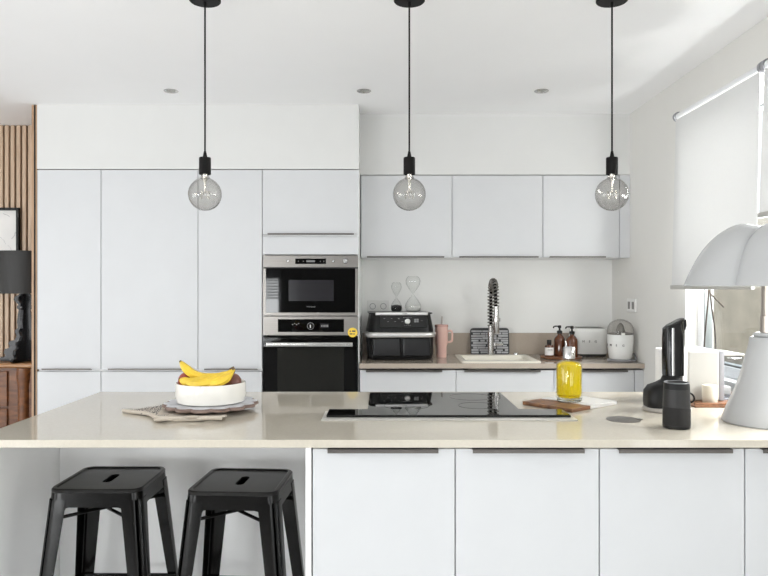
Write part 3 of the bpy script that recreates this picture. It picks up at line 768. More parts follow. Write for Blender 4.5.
# bar stools ------------------------------------------------------------------------------
def make_stool(label, loc, rz):
    H = .74; w = .294; spl = .068
    t = thing('bar_stool', label, 'stool', loc, rz, 'black metal bar stools')
    # seat: pressed sheet with rolled rim, sunk panel and a slot
    b = B()
    secs = [(w + .001, w + .001, .034, H - .016), (w + .003, w + .003, .035, H - .012), (w + .003, w + .003, .035, H - .004), (w - .004, w - .004, .033, H), (w - .022, w - .022, .026, H), (w - .030, w - .030, .024, H - .004)]
    def densify(o):
        out = []
        for i in range(len(o)):
            p, q = Vector(o[i]), Vector(o[(i + 1) % len(o)])
            far = (q - p).length > .05
            for k in range(14 if far else 1): out.append(p.lerp(q, k / (14 if far else 1)))
        return out
    rings = [[(p.x, p.y, s[3]) for p in densify(rrect(s[0], s[1], s[2], 6))] for s in secs]
    rv = [[b.verts.new(p) for p in r] for r in rings]; skin(b, rv, True)
    n = len(rv[-1]); L_, r_ = .052, .0145
    inner = []
    for k in range(n):
        p = rv[-1][k].co; a = math.atan2(p.y, p.x)
        # slot outline parametrised by the same angular order
        c, s = math.cos(a), math.sin(a)
        q = None
        lo, hi = 0.0, .1
        for _ in range(30):
            m_ = (lo + hi) / 2; x, y = m_ * c, m_ * s
            d = math.hypot(max(abs(y) - (L_ - r_), 0), x) - r_
            if d < 0: lo = m_
            else: hi = m_
        inner.append(b.verts.new((lo * c, lo * s, H - .004)))
    low = [b.verts.new((v.co.x, v.co.y, H - .012)) for v in inner]
    skin(b, [rv[-1], inner, low], True)
    st = obj('seat', b, 'stool_top', t)
    u = B(); rloft(u, [(w - .02, w - .02, .026, H - .040), (w - .02, w - .02, .026, H - .036)]); obj('slot_shade_plate', u, 'stool', t)  # black sheet added below the open slot to make it look shaded
    # apron: four arched sides in one pressed skirt
    b = B(); N = 22
    def half(z): return w / 2 + spl * (H - z) / H
    outl = rrect(w, w, .034, 6)
    # resample the outline densely
    dense = []
    for i in range(len(outl)):
        p, q = Vector(outl[i]), Vector(outl[(i + 1) % len(outl)]); m_ = max(1, int((q - p).length / .012))
        for k in range(m_): dense.append(p.lerp(q, k / m_))
    top, mid, bot, inn = [], [], [], []
    for p in dense:
        u = min(abs(p.x), abs(p.y)) / (w / 2)          # 0 mid-side, 1 at the corner
        e = max(0.0, (u - .56) / .16)
        dz = .058 + .055 * min(1.0, e) ** 2
        for lst, z in ((top, H - .011), (mid, H - .03), (bot, H - dz)):
            s = half(z) / (w / 2); lst.append((p.x * s, p.y * s, z))
        z = H - dz; s = (half(z) - .004) / (w / 2); inn.append((p.x * s, p.y * s, z))
    loft(b, [top, mid, bot, inn], caps=False); obj('apron', b, 'stool', t)
    # legs: tapered folded corner sections
    for sx in (-1, 1):
        for sy in (-1, 1):
            b = B(); rings = []
            for z in (H - .035, H - .12, H - .3, .35, .15, .012):
                f = 1 - z / H
                h = half(z) + .0015; ww = .066 - .030 * f; r = .030
                pts = [(h - ww, h)] + [(h - r + r * math.sin(a), h - r + r * math.cos(a)) for a in [PI / 2 * k / 6 for k in range(7)]] + [(h, h - ww)]
                back = [(x - .003 if i > 3 else x, y - .003 if i < 6 else y) for i, (x, y) in enumerate(pts)]
                back = [(min(x, h - .003), min(y, h - .003)) for x, y in pts]
                # keep the fold hollow
                loop = pts + list(reversed(back))
                rings.append([(sx * x, sy * y, z) for x, y in loop])
            rv = loft(b, rings, caps=True)
            lg = obj('leg', b, 'stool', t)
            h = half(.0); c = B(); rloft(c, [(.040, .040, .012, 0, sx * (h - .018), sy * (h - .018)), (.040, .040, .012, .014, sx * (h - .018), sy * (h - .018))], 4)
            obj('foot_cap', c, 'rubber', lg)
    # braces
    for z in (.33,):
        h = half(z) - .006
        for (a, c) in (((-h, -h), (h, -h)), ((h, -h), (h, h)), ((h, h), (-h, h)), ((-h, h), (-h, -h))):
            b = B(); tube(b, [(a[0], a[1], z), (c[0], c[1], z)], .007, 8); obj('rung', b, 'stool', t)
    h = half(.63) - .012
    for s in (-1, 1):
        b = B(); tube(b, [(-h, -h * s, .634 + .006 * s), (h, h * s, .634 + .006 * s)], .006, 8); obj('cross_brace', b, 'stool', t)
    return t
s1 = make_stool('black metal bar stool on the left, nearest the island end panel', (-.938, 2.415, 0), 0.0)
dup(s1, (-.480, 2.385, 0), math.radians(-3.5), 'black metal bar stool on the right, beside the island cabinet')

# ------------------------------------------------------------------ fruit bowl group
BX, BY = wx(211, 2.70), 2.70
t = thing('tea_towel', 'crumpled cream tea towel with dark print under the fruit bowl trivet', 'tea towel', (BX + .018, BY + .008, TOP + .0018))
def towel(bm, corner, u, v, nu, nv, thick, wav, zoff=0.0, sw=.014):
    top, bot = [], []
    for j in range(nv + 1):
        rt_, rb_ = [], []
        for i in range(nu + 1):
            a, c = i / nu, j / nv
            p = Vector(corner) + Vector(u) * a + Vector(v) * c
            edge = max(0.0, 1 - min(c, 1.0) * 3.2)
            hgt = zoff + wav * edge * (.5 + .5 * math.sin(a * 13 + 1.0)) 
            p2 = Vector((p.x, p.y - sw * edge * math.sin(a * 13 + 1.0), 0))
            rt_.append((p2.x, p2.y, hgt + thick)); rb_.append((p2.x, p2.y, hgt))
        top.append(rt_); bot.append(rb_)
    tv = [[bm.verts.new(p) for p in r] for r in top]; bv = [[bm.verts.new(p) for p in r] for r in bot]
    for g, fl in ((tv, False), (bv, True)):
        for j in range(nv):
            for i in range(nu):
                f = (g[j][i], g[j][i + 1], g[j + 1][i + 1], g[j + 1][i]); bm.faces.new(tuple(reversed(f)) if fl else f)
    per = lambda g: g[0][:] + [r[-1] for r in g[1:]] + g[-1][-2::-1] + [r[0] for r in g[-2:0:-1]]
    A, C = per(tv), per(bv)
    for i in range(len(A)):
        j = (i + 1) % len(A); bm.faces.new((A[i], C[i], C[j], A[j]))
b = B(); towel(b, (-.16, -.245, 0), (.25, .015, 0), (-.05, .25, 0), 48, 16, .006, .016, 0.0, .020); obj('folded_hem', b, 'linen', t)
b = B(); towel(b, (-.335, -.055, 0), (.18, -.12, 0), (.14, .17, 0), 24, 12, .0045, .004); obj('printed_corner', b, 'towel_print', t)
b = B(); tube(b, smooth_path([(-.335, -.062, .006), (-.28, -.098, .007), (-.22, -.135, .008), (-.165, -.205, .008), (-.15, -.25, .008), (-.10, -.268, .014), (-.06, -.246, .008), (-.01, -.238, .007), (.03, -.262, .016), (.075, -.236, .010)], 6), .0075, 8); obj('rolled_edge', b, 'linen', t)

t = thing('trivet', 'scalloped grey wood trivet under the white fruit bowl', 'trivet', (BX, BY, TOP + .0185))
def scallop(bm, R, amp, n, z0, z1, bev):
    rings = []
    for (k, z) in ((-bev, z0), (0, z0 + bev), (0, z1 - bev), (-bev, z1)):
        rings.append([((R + k + amp * abs(math.sin(n * a / 2))) * math.cos(a), (R + k + amp * abs(math.sin(n * a / 2))) * math.sin(a), z) for a in [2 * PI * i / 180 for i in range(180)]])
    loft(bm, rings)
b = B(); scallop(b, .160, .020, 14, 0, .012, .002); obj('wood_base', b, 'trivet', t)
b = B(); scallop(b, .155, .020, 14, .0122, .0145, .0006); obj('glazed_top', b, 'trivet_top', t)
bz = TOP + .0185 + .0147
t = thing('fruit_bowl', 'white straight-sided ceramic bowl full of fruit on the island', 'bowl', (BX, BY, bz))
b = B(); lathe(b, [(0, 0), (.116, 0), (.126, .004), (.1325, .03), (.1315, .070), (.130, .076), (.1275, .0765), (.126, .074), (.127, .03), (.118, .010), (0, .008)], 64); obj('bowl_wall', b, 'ceramic', t)

def banana_mesh(p0, p1, p2, r):
    b = B(); n = 18; pts, rs = [], []
    for k in range(n + 1):
        u = k / n
        p = Vector(p0) * (1 - u) ** 2 + Vector(p1) * 2 * u * (1 - u) + Vector(p2) * u ** 2
        pts.append(p)
        if u < .06: rr = .35 + u * 6
        elif u > .93: rr = .32
        else: rr = min(1, .7 + (u - .06) * 3) if u < .2 else (1.0 if u < .7 else 1 - (u - .7) * 2.6)
        rs.append(r * max(.3, rr))
    tube(b, pts, rs, 7); return b, pts, rs
t = thing('banana_bunch', 'bunch of ripe yellow bananas lying across the fruit bowl', 'bananas', (BX, BY, bz + .074))
ban = [((-.106, -.035, .082), (-.040, -.055, -.012), (.080, -.035, .046), .0175),
       ((-.094, -.082, .022), (-.045, -.108, -.004), (.086, -.045, .050), .0165),
       ((-.068, -.098, .014), (.01, -.128, -.008), (.092, -.052, .052), .0165),
       ((-.010, -.090, .008), (.075, -.122, .000), (.098, -.042, .054), .016)]
for p0, p1, p2, r in ban:
    b, pts, rs = banana_mesh(p0, p1, p2, r); bn = obj('banana', b, 'banana', t)
    c = B(); d = (pts[0] - pts[1]).normalized(); tube(c, [pts[0] + d * .0005, pts[0] + d * .006], [.0062, .004], 7); obj('banana_tip', c, 'banana_tip', bn)
b = B(); tube(b, smooth_path([(.082, -.038, .036), (.092, -.042, .050), (.088, -.044, .062)], 3), [.010, .0105, .011, .011, .011, .0105, .010], 8); obj('stem', b, 'banana_tip', t)
def fruit(name, label, cat, x, y, z, r, m, sq=1.0, group=None):
    t = thing(name, label, cat, (BX + x, BY + y, z), 0, group)
    b = B(); prof = []
    for k in range(17):
        a = -PI / 2 + PI * k / 16; rr = r * math.cos(a); zz = r * math.sin(a) * sq
        dip = .22 * r * math.exp(-(rr / (r * .28)) ** 2) * (1 if a > 0 else -.5)
        prof.append((max(0, rr), zz - dip + r * sq))
    lathe(b, prof, 28); obj('skin', b, m, t)
    c = B(); tube(c, [(0, 0, 2 * r * sq - .25 * r), (.003, 0, 2 * r * sq + .006)], .0022, 6); obj('stem', c, 'banana_tip', t)
fr_z = bz + .0105
fruit('apple', 'red apple at the left side of the fruit bowl, behind the bananas', 'apple', -.082, -.016, fr_z + .034, .039, 'apple', .95)
fruit('mango', 'dark purple-brown fruit at the right side of the fruit bowl', 'fruit', .082, -.008, fr_z + .024, .037, 'plum', 1.05)

# ------------------------------------------------------------------ cutting board and oil bottle
ang = math.atan2(.2, .244)
t = thing('serving_board', 'serving board half dark wood half white marble under the oil bottle', 'board', (.748, 2.828, TOP + .0004), ang)
b = B(); bx(b, -.150, -.030, -.118, .118, 0, .014, .002); obj('wood_half', b, 'board_wood', t)['label'] = 'brown wooden half'
b = B(); bx(b, -.0298, .152, -.118, .118, 0, .014, .002); obj('marble_half', b, 'marble', t)['label'] = 'white marble half'
t = thing('oil_bottle', 'glass bottle of yellow oil with silver cap on the serving board', 'bottle', (.746, 2.83, TOP + .0148))
b = B(); lathe(b, [(0, .0), (.046, .0), (.050, .003), (.0515, .012), (.0515, .142), (.049, .152), (.040, .159), (.026, .163), (.022, .166), (.022, .171), (0, .171)], 48); obj('glass_body', b, 'oil_glass', t)
b = B(); lathe(b, [(0, .016), (.040, .016), (.0475, .022), (.049, .034), (.049, .140), (.0465, .149), (.038, .156), (.024, .1605), (0, .1605)], 48); obj('oil', b, 'oil', t)
b = B(); lathe(b, [(0, .001), (.045, .001), (.049, .004), (.0495, .012), (.044, .015), (0, .0155)], 48); obj('thick_base', b, 'glass_base', t)
b = B(); lathe(b, [(0, .1705), (.0235, .1705), (.0245, .173), (.0240, .214), (.022, .217), (0, .217)], 36); obj('cap', b, 'steel_light', t)
b = B(); tube(b, [(-.012, 0, .2165), (-.013, 0, .236), (-.0165, 0, .242)], [.004, .003, .0026], 8); obj('pour_spout', b, 'steel_light', t)

# flush pop-up outlet ------------------------------------------------------------------------
t = thing('popup_outlet', 'flush round grey metal outlet lid in the island top right of the board', 'outlet', (wx(624, 2.5), 2.505, TOP + .0003))
b = B(); lathe(b, [(0, 0), (.058, 0), (.060, .001), (.056, .0022), (0, .0022)], 40); obj('lid', b, 'steel', t)
b = B(); bx(b, .046, .066, -.012, .012, .0024, .0036, .001); obj('finger_tab', b, 'steel', t)

# ------------------------------------------------------------------ right end of the island
# handheld vacuum on its stand
VX, VY = wx(666.5, 2.70), 2.70
t = thing('handheld_vacuum', 'black handheld vacuum standing upright in its dock behind the round speaker', 'vacuum', (VX, VY, TOP))
b = B(); lathe(b, [(0, 0), (.084, 0), (.088, .004), (.088, .012), (.083, .015), (0, .015)], 48); obj('dock_disc', b, 'stone_grey', t)
b = B()
secs = []
for (z, xl, xr, dy) in ((.0155, -.080, .052, .075), (.035, -.082, .054, .078), (.075, -.080, .056, .078), (.095, -.066, .058, .074), (.106, -.040, .060, .062), (.118, -.022, .061, .05), (.135, -.014, .061, .044)):
    secs.append((xr - xl, dy * 1.5, min(.04, (xr - xl) / 2.1), z, (xl + xr) / 2, 0))
rloft(b, secs, 8); obj('dock_pod', b, 'black', t)
b = B()
rings = []
for (z, xl, xr, dy) in ((.1355, -.010, .060, .075), (.20, -.012, .062, .072), (.28, -.013, .063, .066), (.305, -.012, .064, .062)):
    rings.append([(x, y, z) for x, y in rrect(xr - xl, dy, .024, 6, (xl + xr) / 2, 0)])
out = rrect(.076, .06, .024, 6, .026, 0)
rings.append([(x, y, .313 + (x + .012) * .55) for x, y in out])
out = rrect(.06, .045, .018, 6, .028, 0)
rings.append([(x, y, .318 + (x + .012) * .52) for x, y in out])
loft(b, rings); obj('vacuum_body', b, 'black_gloss', t)
b = B(); prism_xz(b, [(.030, .328), (.066, .350), (.070, .347), (.071, .322), (.062, .314), (.056, .300), (.040, .300)], -.02, .02, .004); obj('nozzle', b, 'black_gloss', t)
b = B(); bx(b, .006, .0145, -.0395, -.034, .136, .318, .001, 1); obj('chrome_strip', b, 'chrome', t)
b = B(); bx(b, .050, .053, -.0385, -.034, .136, .30, .001, 1); obj('edge_strip', b, 'grey_mark', t)
b = B(); tube(b, smooth_path([(.056, -.02, .07), (.082, -.03, .068), (.094, -.03, .050), (.088, -.02, .034), (.066, 0, .025)], 6), .0035, 8); obj('charging_cable', b, 'black', t)

# paper roll
t = thing('paper_roll', 'white kitchen paper roll standing behind the black handheld vacuum', 'paper roll', (wx(671, 2.86), 2.86, TOP))
b = B(); lathe(b, [(.018, .001), (.0595, .001), (.0605, .003), (.0605, .222), (.0595, .224), (.018, .224), (.018, .001)], 40); obj('roll', b, 'paper', t)
b = B(); lathe(b, [(.0165, .001), (.0178, .001), (.0178, .2245), (.0165, .2245), (.0165, .001)], 24); obj('cardboard_core', b, 'knit', t)

# coffee machine on wood tray
t = thing('long_tray', 'narrow brown wooden tray under the white coffee machine', 'tray', (1.385, 2.93, TOP + .0003))
b = B(); bx(b, -.165, .165, -.175, .19, 0, .010, .003); bx(b, -.165, .165, -.175, -.165, .010, .018, .002); obj('tray_body', b, 'tray_wood', t)
cz = TOP + .0105
t = thing('coffee_machine', 'white boxy coffee machine with a clear side tank on the wooden tray', 'coffee machine', (1.285, 2.975, cz), 0)
b = B(); bx(b, -.052, .078, -.125, .13, 0, .205, .008, 3); obj('body', b, 'offwhite', t)
b = B(); bx(b, .0785, .100, -.120, .125, 0, .204, .003); obj('side_wall', b, 'side_grey', t)
b = B(); bx(b, .1005, .195, -.10, .10, .006, .180, .012, 3); obj('water_tank', b, 'tank', t)
b = B(); bx(b, .1005, .193, -.10, .10, .1815, .190, .003); obj('tank_lid', b, 'offwhite', t)
b = B(); bx(b, .1005, .190, -.098, .098, .0, .005); obj('tank_base', b, 'side_grey', t)
b = B(); bx(b, .115, .165, -.05, .05, .012, .05, .01); obj('tank_filter', b, 'offwhite', t)
t = thing('canister', 'small beige canister in front of the white coffee machine', 'canister', (wx(709.3, 2.81), 2.805, cz))
b = B(); lathe(b, [(0, 0), (.026, 0), (.028, .004), (.0295, .03), (.0295, .066), (.027, .072), (0, .073)], 36); obj('canister_body', b, 'knit', t)

# round speaker
t = thing('speaker', 'dark cylindrical portable speaker at the front of the island', 'speaker', (wx(676.8, 2.36), 2.362, TOP))
b = B(); lathe(b, [(0, 0), (.040, 0), (.0440, .003), (.0452, .008), (.0446, .012), (0, .012)], 40); obj('foot_ring', b, 'black', t)
b = B(); lathe(b, [(0, .0122), (.0448, .0122), (.0440, .072), (.0438, .0725), (0, .0725)], 48); obj('lower_grille', b, 'speaker_lower', t)
b = B(); lathe(b, [(0, .073), (.0438, .073), (.0420, .130), (0, .130)], 48); obj('upper_body', b, 'speaker', t)
b = B(); lathe(b, [(0, .1302), (.0419, .1302), (.0410, .147), (.0395, .151), (.036, .152), (.034, .149), (0, .149)], 48); obj('top_ring', b, 'black', t)
b = B(); lathe(b, [(.0385, .1515), (.0405, .1525), (.0395, .1545), (.0375, .1535), (.0385, .1515)], 48); obj('rim', b, 'side_grey', t)

# white table lamp --------------------------------------------------------------------------
LX, LY = wx(769.5, 2.455), 2.455
t = thing('table_lamp', 'large white table lamp with scalloped wing shade on the island right edge', 'lamp', (LX, LY, TOP))
b = B()
prof = [(0, .0), (.150, .0), (.153, .004), (.149, .018), (.136, .055), (.114, .105), (.094, .165), (.078, .225), (.067, .270), (.063, .296), (.060, .299)]
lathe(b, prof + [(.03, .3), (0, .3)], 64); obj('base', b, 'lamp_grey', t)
b = B(); lathe(b, [(0, .3005), (.050, .3005), (.052, .304), (.050, .312), (.046, .314), (0, .314)], 40); obj('base_collar', b, 'lamp_grey', t)
b = B(); lathe(b, [(0, .3145), (.030, .3145), (.030, .372), (.026, .374), (.026, .376), (.0265, .60), (0, .60)], 32); obj('stem', b, 'lamp_steel', t)
# shade: four wings
ns, nr = 192, 26
def shade_pt(a, u, off=0.0):
    # u 0 at the crown, 1 at the rim; four wings, one pointing to the left
    q = (math.degrees(a) + 189 + 45) % 90 - 45          # -45..45 within a wing
    c = abs(q) / 45.0
    lobe = math.cos(q * PI / 180 * 2) ** .55 if abs(q) < 45 else 0.0       # 0 in the valley, 1 on the ridge
    R = .222 + .058 * lobe
    x = R * u
    z = .212 * (1 - u ** 3.6) - .022 * (1 - lobe) * math.sin((u ** .7) * PI) - .022 * math.exp(-(u / .17) ** 2)
    z += .010 * lobe * math.exp(-((u - .35) / .2) ** 2)
    return ((x + off) * math.cos(a), (x + off) * math.sin(a), .478 + z + off * .6)
b = B(); rings = []
for j in range(nr + 1):
    u = max(.02, 1 - (1 - j / nr) ** 1.6)
    rings.append([shade_pt(2 * PI * i / ns, u) for i in range(ns)])
for j in range(nr, -1, -1):
    u = max(.02, 1 - (1 - j / nr) ** 1.6)
    rings.append([shade_pt(2 * PI * i / ns, u, -.004) for i in range(ns)])
rv = [[b.verts.new(p) for p in r] for r in rings]; skin(b, rv, True)
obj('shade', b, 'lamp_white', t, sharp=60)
b = B(); lathe(b, [(0, .655), (.016, .655), (.018, .668), (.012, .676), (0, .678)], 24); obj('finial', b, 'lamp_white', t)

# ------------------------------------------------------------------ pendants
PY = 2.70
t = thing('pendant_lamp', 'left globe pendant, hanging in front of the tall cabinets', 'pendant light', (wx(205, PY), PY, ZC), 0, 'globe bulb pendants over the island')
zb = wz(194.3, PY) - ZC            # bulb centre below the ceiling
b = B(); lathe(b, [(0, -.0005), (.060, -.0005), (.060, -.046), (.056, -.050), (0, -.050)], 40); obj('canopy', b, 'black_satin', t)
zs = wz(174.5, PY) - ZC; zs1 = wz(157.5, PY) - ZC
b = B(); tube(b, [(0, 0, -.048), (0, 0, zs1 + .018)], .0034, 10); lathe(b, [(0, -.052), (.006, -.052), (.006, -.064), (.004, -.07), (0, -.07)], 12); obj('cord', b, 'black_satin', t)
b = B(); lathe(b, [(0, zs1 + .024), (.0045, zs1 + .024), (.0085, zs1 + .004), (.010, zs1 + .001), (.021, zs1), (.0225, zs1 - .003), (.0225, zs), (.020, zs), (.019, zs + .01), (0, zs + .01)], 32); obj('socket', b, 'black_satin', t)
b = B(); R = .0635; prof = [(.0125, zs + .009), (.0145, zs - .004), (.017, zs - .010)]
a0 = math.acos(.022 / R)
for k in range(22):
    a = a0 + (-PI / 2 - a0) * k / 21
    prof.append((max(0, R * math.cos(a)), zb + R * math.sin(a)))
prof = [p for p in prof if p[0] >= 0]; prof[-1] = (0, zb - R)
lathe(b, prof, 40); bl = obj('bulb', b, 'bulb', t)
b = B(); lathe(b, [(0, zs + .009), (.010, zs + .008), (.0085, zs - .022), (.004, zs - .030), (.003, zb + .006), (0, zb + .006)], 16)
for k in range(6):
    a = 2 * PI * k / 6; a2 = 2 * PI * (k + .5) / 6
    tube(b, [(.004 * math.cos(a), .004 * math.sin(a), zb + .008), (.018 * math.cos(a), .018 * math.sin(a), zb + .012), (.016 * math.cos(a2), .016 * math.sin(a2), zb - .018), (.018 * math.cos(a2 + .5), .018 * math.sin(a2 + .5), zb + .012)], .0011, 5)
obj('filament', b, 'filament', bl)
p1 = t
dup(p1, (wx(409.3, PY), PY, ZC), 0, 'middle globe pendant, hanging in front of the wall cabinets')
dup(p1, (wx(612, PY), PY, ZC), 0, 'right globe pendant, hanging nearest the window blind')

# downlights
dd = 4.09
t = thing('downlight', 'recessed ceiling downlight left of the left pendant cord, farthest left of the three', 'downlight', (wx(171, dd), dd, ZC - .0005), 0, 'recessed downlights')
b = B(); lathe(b, [(.027, -.0005), (.041, 0), (.042, -.003), (.038, -.0055), (.029, -.0035), (.027, -.0005)], 36); obj('ring', b, 'steel_light', t)
b = B(); lathe(b, [(0, -.0018), (.026, -.0018), (.026, -.0008), (0, -.0008)], 32); obj('lens', b, 'lens', t)
dup(t, (wx(364, dd), dd, ZC - .0005), 0, 'recessed ceiling downlight between the left and middle pendant cords')
dup(t, (wx(541.5, dd), dd, ZC - .0005), 0, 'recessed ceiling downlight between the middle and right pendant cords')

# ------------------------------------------------------------------ blinds on the right window
def blind(label, y0, y1, z0, hem):
    t = thing('roller_blind', label, 'blind', (XR - .035, (y0 + y1) / 2, 0), 0, 'white roller blinds')
    h = (y1 - y0) / 2; zt = 2.313
    b = B(); tube(b, [(0, -h + .02, zt), (0, h - .02, zt)], .019, 20); obj('roller_tube', b, 'frame_white', t)
    for s in (-1, 1):
        b = B(); tube(b, [(0, s * (h - .018), zt), (0, s * h, zt)], .027, 20); bx(b, 0, .034, s * (h - .008) - .006, s * (h - .008) + .006, zt - .02, zt + .02); obj('bracket', b, 'side_grey', t)
    b = B(); n = 24; fr, bk = [], []
    for j in range(n + 1):
        z = z0 + (zt - .019 - z0) * j / n
        fr.append(z)
    pts = []
    for j, z in enumerate(fr):
        f = j / n
        row = []
        for i in range(13):
            y = -h + .010 + (2 * h - .032) * i / 12
            row.append((-.019 - .022 * (1 - f) ** 2, y + .012 * math.sin(f * PI) * (1 if i == 12 else 0), z))
        pts.append(row)
    A = [[b.verts.new(p) for p in r] for r in pts]; C = [[b.verts.new((p[0] + .001, p[1], p[2])) for p in r] for r in pts]
    for g in (A, C):
        for j in range(n):
            for i in range(12): b.faces.new((g[j][i], g[j][i + 1], g[j + 1][i + 1], g[j + 1][i]))
    per = lambda g: g[0][:] + [r[-1] for r in g[1:]] + g[-1][-2::-1] + [r[0] for r in g[-2:0:-1]]
    P, Q = per(A), per(C)
    for i in range(len(P)):
        j = (i + 1) % len(P); b.faces.new((P[i], P[j], Q[j], Q[i]))
    obj('fabric', b, 'blind', t)
    b = B(); bx(b, -.050, -.031, -h + .02, h - .02, z0 - .022, z0 - .0003, .004); obj('hem_bar', b, hem, t)
    return t
blind('white roller blind half down over the right window, behind the lamp shade', 2.925, 3.80, 1.405, 'offwhite')
blind('second white roller blind, cut off by the right edge of the photo', 2.0, 2.918, 1.70, 'offwhite')
# cord loop hanging in the window
cx, cy = 1.70, 3.655
t = thing('hanging_cord', 'brown cord loop hanging in the window below the blind', 'cord', (cx, cy, 1.43))
b = B(); tube(b, smooth_path([(-.01, 0, 0), (-.012, 0, -.10), (-.03, 0, -.30), (-.035, 0, -.44), (-.01, 0, -.47), (.02, 0, -.44), (.026, 0, -.30), (.004, 0, -.12), (-.006, 0, -.02)], 6), .004, 8); obj('loop', b, 'cord_brown', t)
b = B(); tube(b, [(0, 0, -.07), (.03, 0, -.10), (.07, 0, -.14)], .0045, 8); obj('loose_end', b, 'cord_brown', t)
b = B(); tube(b, [(-.008, 0, .0), (-.008, 0, -.03)], .011, 10); obj('toggle', b, 'black', t)

# ------------------------------------------------------------------ left background
t = thing('sideboard', 'antique brown wooden chest of drawers at the left edge of the photo', 'sideboard', (-2.9, 4.595, 0))
b = B(); bx(b, -.62, .60, .01, .33, .06, .868, .004); obj('body', b, 'antique', t)
b = B(); rloft(b, [(1.30, .35, .03, .869, -.01, .16), (1.33, .37, .035, .878, -.01, .16), (1.33, .37, .035, .890, -.01, .16), (1.31, .355, .03, .898, -.01, .16)], 6); obj('top', b, 'antique_top', t)
for z0, z1 in ((.10, .33), (.345, .60), (.615, .845)):
    b = B(); bx(b, -.56, .435, -.006, .009, z0, z1, .005, 2); dr = obj('drawer', b, 'antique', t)
    for x in (-.36, .255):
        c = B(); prism_xz(c, [(x - .035, (z0 + z1) / 2), (x, (z0 + z1) / 2 + .028), (x + .035, (z0 + z1) / 2), (x, (z0 + z1) / 2 - .028)], -.010, -.0065, .001); obj('drawer_pull', c, 'black_satin', dr)
b = B(); lathe(b, [(0, .06), (.04, .06), (.045, .1), (.038, .14), (.036, .75), (.044, .80), (.044, .866), (0, .866)], 20, .535, .015); obj('corner_post', b, 'antique', t)
for sx in (-.56, .54):
    for sy in (.06, .28):
        b = B(); lathe(b, [(0, 0), (.025, 0), (.032, .03), (.026, .06), (0, .06)], 16, sx, sy); obj('foot', b, 'antique', t)

# black baroque table lamp
t = thing('baroque_lamp', 'black table lamp with curly baroque foot and drum shade on the sideboard', 'lamp', (wx(25, 4.72), 4.72, .8985))
half = [(.012, .0), (.115, .0), (.128, .012), (.118, .028), (.100, .024), (.092, .040), (.104, .056), (.098, .080), (.076, .088), (.070, .106), (.082, .118), (.072, .136), (.048, .140), (.044, .170), (.052, .192),
        (.060, .200), (.052, .214), (.040, .222), (.046, .262), (.040, .310), (.032, .345), (.046, .356), (.046, .370), (.034, .380), (.050, .396), (.066, .412), (.060, .432), (.044, .438), (.030, .452), (.012, .46)]
half = [(r * (1.36 if z < .15 else 1.12), z) for r, z in half]
out = half + [(-r, z) for r, z in reversed(half)]
b = B(); prism_xz(b, out, -.009, .009, .002); obj('foot_panel', b, 'lamp_black', t)
b = B(); prism_xz(b, [(x, z) for x, z in out], -.009, .009, .002)
bmesh.ops.rotate(b, verts=b.verts, cent=(0, 0, 0), matrix=Matrix.Rotation(PI / 2, 3, 'Z')); obj('foot_panel', b, 'lamp_black', t)
b = B(); lathe(b, [(.185, .455), (.189, .455), (.182, .735), (.178, .735), (.185, .455)], 56); obj('shade', b, 'shade_black', t)
b = B(); lathe(b, [(0, .46), (.012, .46), (.012, .56), (0, .56)], 16); obj('socket', b, 'lamp_black', t)

# framed map on the slats
fx1, fz1, fz0 = wx(20, 4.94), wz(208, 4.94), 1.36
t = thing('picture_frame', 'black framed pale map print on the slat wall behind the lamp', 'picture', (fx1 - .26, 4.946, (fz0 + fz1) / 2))
hw, hh = .26, (fz1 - fz0) / 2
b = B()
for (a, c, p, q) in ((-hw, hw, hh - .018, hh), (-hw, hw, -hh, -hh + .018), (-hw, -hw + .018, -hh + .018, hh - .018), (hw - .018, hw, -hh + .018, hh - .018)):
    bx(b, a, c, -.028, 0, p, q, .001, 1)
obj('frame', b, 'black', t)
b = B(); bx(b, -hw + .018, hw - .018, -.012, -.004, -hh + .018, hh - .018); obj('print', b, 'paper', t)
b = B(); random.seed(11)
for k in range(34):
    x, z = random.uniform(-hw + .06, hw - .04), random.uniform(-hh + .06, hh - .05); a = random.choice((.5, .6, 2.1, 2.2, random.uniform(0, 3)))
    l = random.uniform(.03, .12); ex, ez = x + l * math.cos(a), z + l * math.sin(a)
    ex = max(-hw + .05, min(hw - .03, ex)); ez = max(-hh + .04, min(hh - .04, ez))
    tube(b, [(x, -.0125, z), ((x + ex) / 2 + .008, -.0125, (z + ez) / 2), (ex, -.0125, ez)], random.choice((.0008, .0012, .0018)), 4)
obj('map_lines', b, 'map_line', t)

# slatted blind in the rear window (mirrored in the microwave door)
t = thing('slatted_blind', 'white slatted window blind behind the viewer, mirrored in the microwave door', 'blind', (-2.225, YR + .03, 0))
b = B(); bx(b, -.525, .525, -.025, .025, 1.54, 1.74); obj('head_box', b, 'side_grey', t)
b = B()
for k in range(7): bx(b, -.52, .52, -.012, .012, 1.215 + k * .048, 1.237 + k * .048)
for x in (-.35, .35): bx(b, x, x + .003, -.002, .002, 1.215, 1.54)
obj('slats', b, 'frame_white', t)

# ------------------------------------------------------------------ light
def area(name, loc, rot, sx, sy, watts, col=(1, 1, 1)):
    l = bpy.data.lights.new(name, 'AREA'); l.shape = 'RECTANGLE'; l.size = sx; l.size_y = sy; l.energy = watts; l.color = col
    o = bpy.data.objects.new(name, l); COL.objects.link(o); o.location = loc; o.rotation_euler = rot
    return o
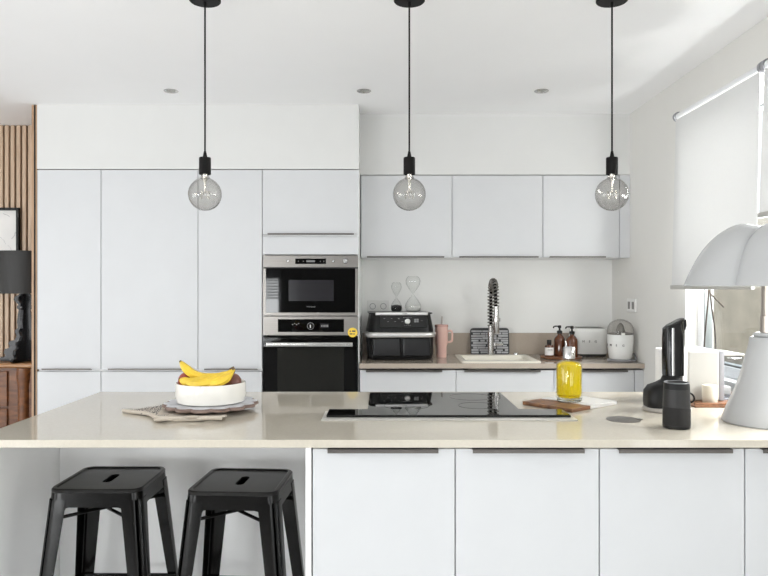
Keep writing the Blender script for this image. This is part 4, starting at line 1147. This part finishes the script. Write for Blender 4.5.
# daylight just outside the windows; rear, rear-left and left lamps are added fill
UP = math.radians(20)      # upward tilt of the left fill, added to brighten the ceiling
area('daylight_blind_window', (XR + .30, 2.80, 1.95), (0, PI / 2, 0), 1.0, 1.9, 235, (1.0, 0.995, 0.985))
area('daylight_side_window', (XR + .4, -.65, .75), (0, PI / 2, 0), 1.3, 2.4, 44, (1.0, 0.995, 0.985))
area('daylight_slatted_window', (-2.22, YR - .45, 1.25), (PI / 2, 0, 0), 1.0, 1.0, 120, (0.98, 0.99, 1.0))
area('fill_rear', (.8, YR - .35, .7), (PI / 2, 0, 0), 1.5, 1.3, 28, (0.99, 0.995, 1.0))  # added fill, mainly for the niche under the wall cabinets
area('fill_rear_left', (-4.15, YR - .35, .7), (PI / 2, 0, 0), 1.5, 1.3, 115, (0.99, 0.995, 1.0))  # added fill, mainly for the stool recess
area('fill_left', (XL - .5, .3, .9), (0, -PI / 2 - UP, 0), 1.7, 3.8, 78, (0.99, 0.995, 1.0))  # added fill for the tall fronts and the ceiling
sun = bpy.data.lights.new('sun', 'SUN'); sun.energy = 2.2; sun.angle = math.radians(1.0); sun.color = (1.0, .95, .88)
so = bpy.data.objects.new('sun', sun); COL.objects.link(so)
so.rotation_euler = Vector((-.75, -.30, -.55)).to_track_quat('-Z', 'Y').to_euler()

wd = bpy.data.worlds.new('sky'); SC.world = wd; wd.use_nodes = True
bg = wd.node_tree.nodes['Background']; bg.inputs['Color'].default_value = (0.93, 0.96, 1.0, 1); bg.inputs['Strength'].default_value = 1.3

# ------------------------------------------------------------------ camera and view
cam = bpy.data.cameras.new('camera'); cam.sensor_width = 36; cam.lens = 36 * F / 768
cam.clip_start = .05
co = bpy.data.objects.new('camera', cam); COL.objects.link(co); co.location = (0, 0, EYE); co.rotation_euler = (PI / 2, 0, 0)
SC.camera = co
SC.view_settings.view_transform = 'Standard'; SC.view_settings.look = 'None'
SC.view_settings.exposure = -0.10; SC.view_settings.gamma = 1.0; SC.view_settings.use_curve_mapping = False
SC.cycles.use_denoising = True
SC.cycles.max_bounces = 14; SC.cycles.diffuse_bounces = 8; SC.cycles.glossy_bounces = 6
SC.cycles.transmission_bounces = 10; SC.cycles.transparent_max_bounces = 16
SC.cycles.sample_clamp_indirect = 6.0
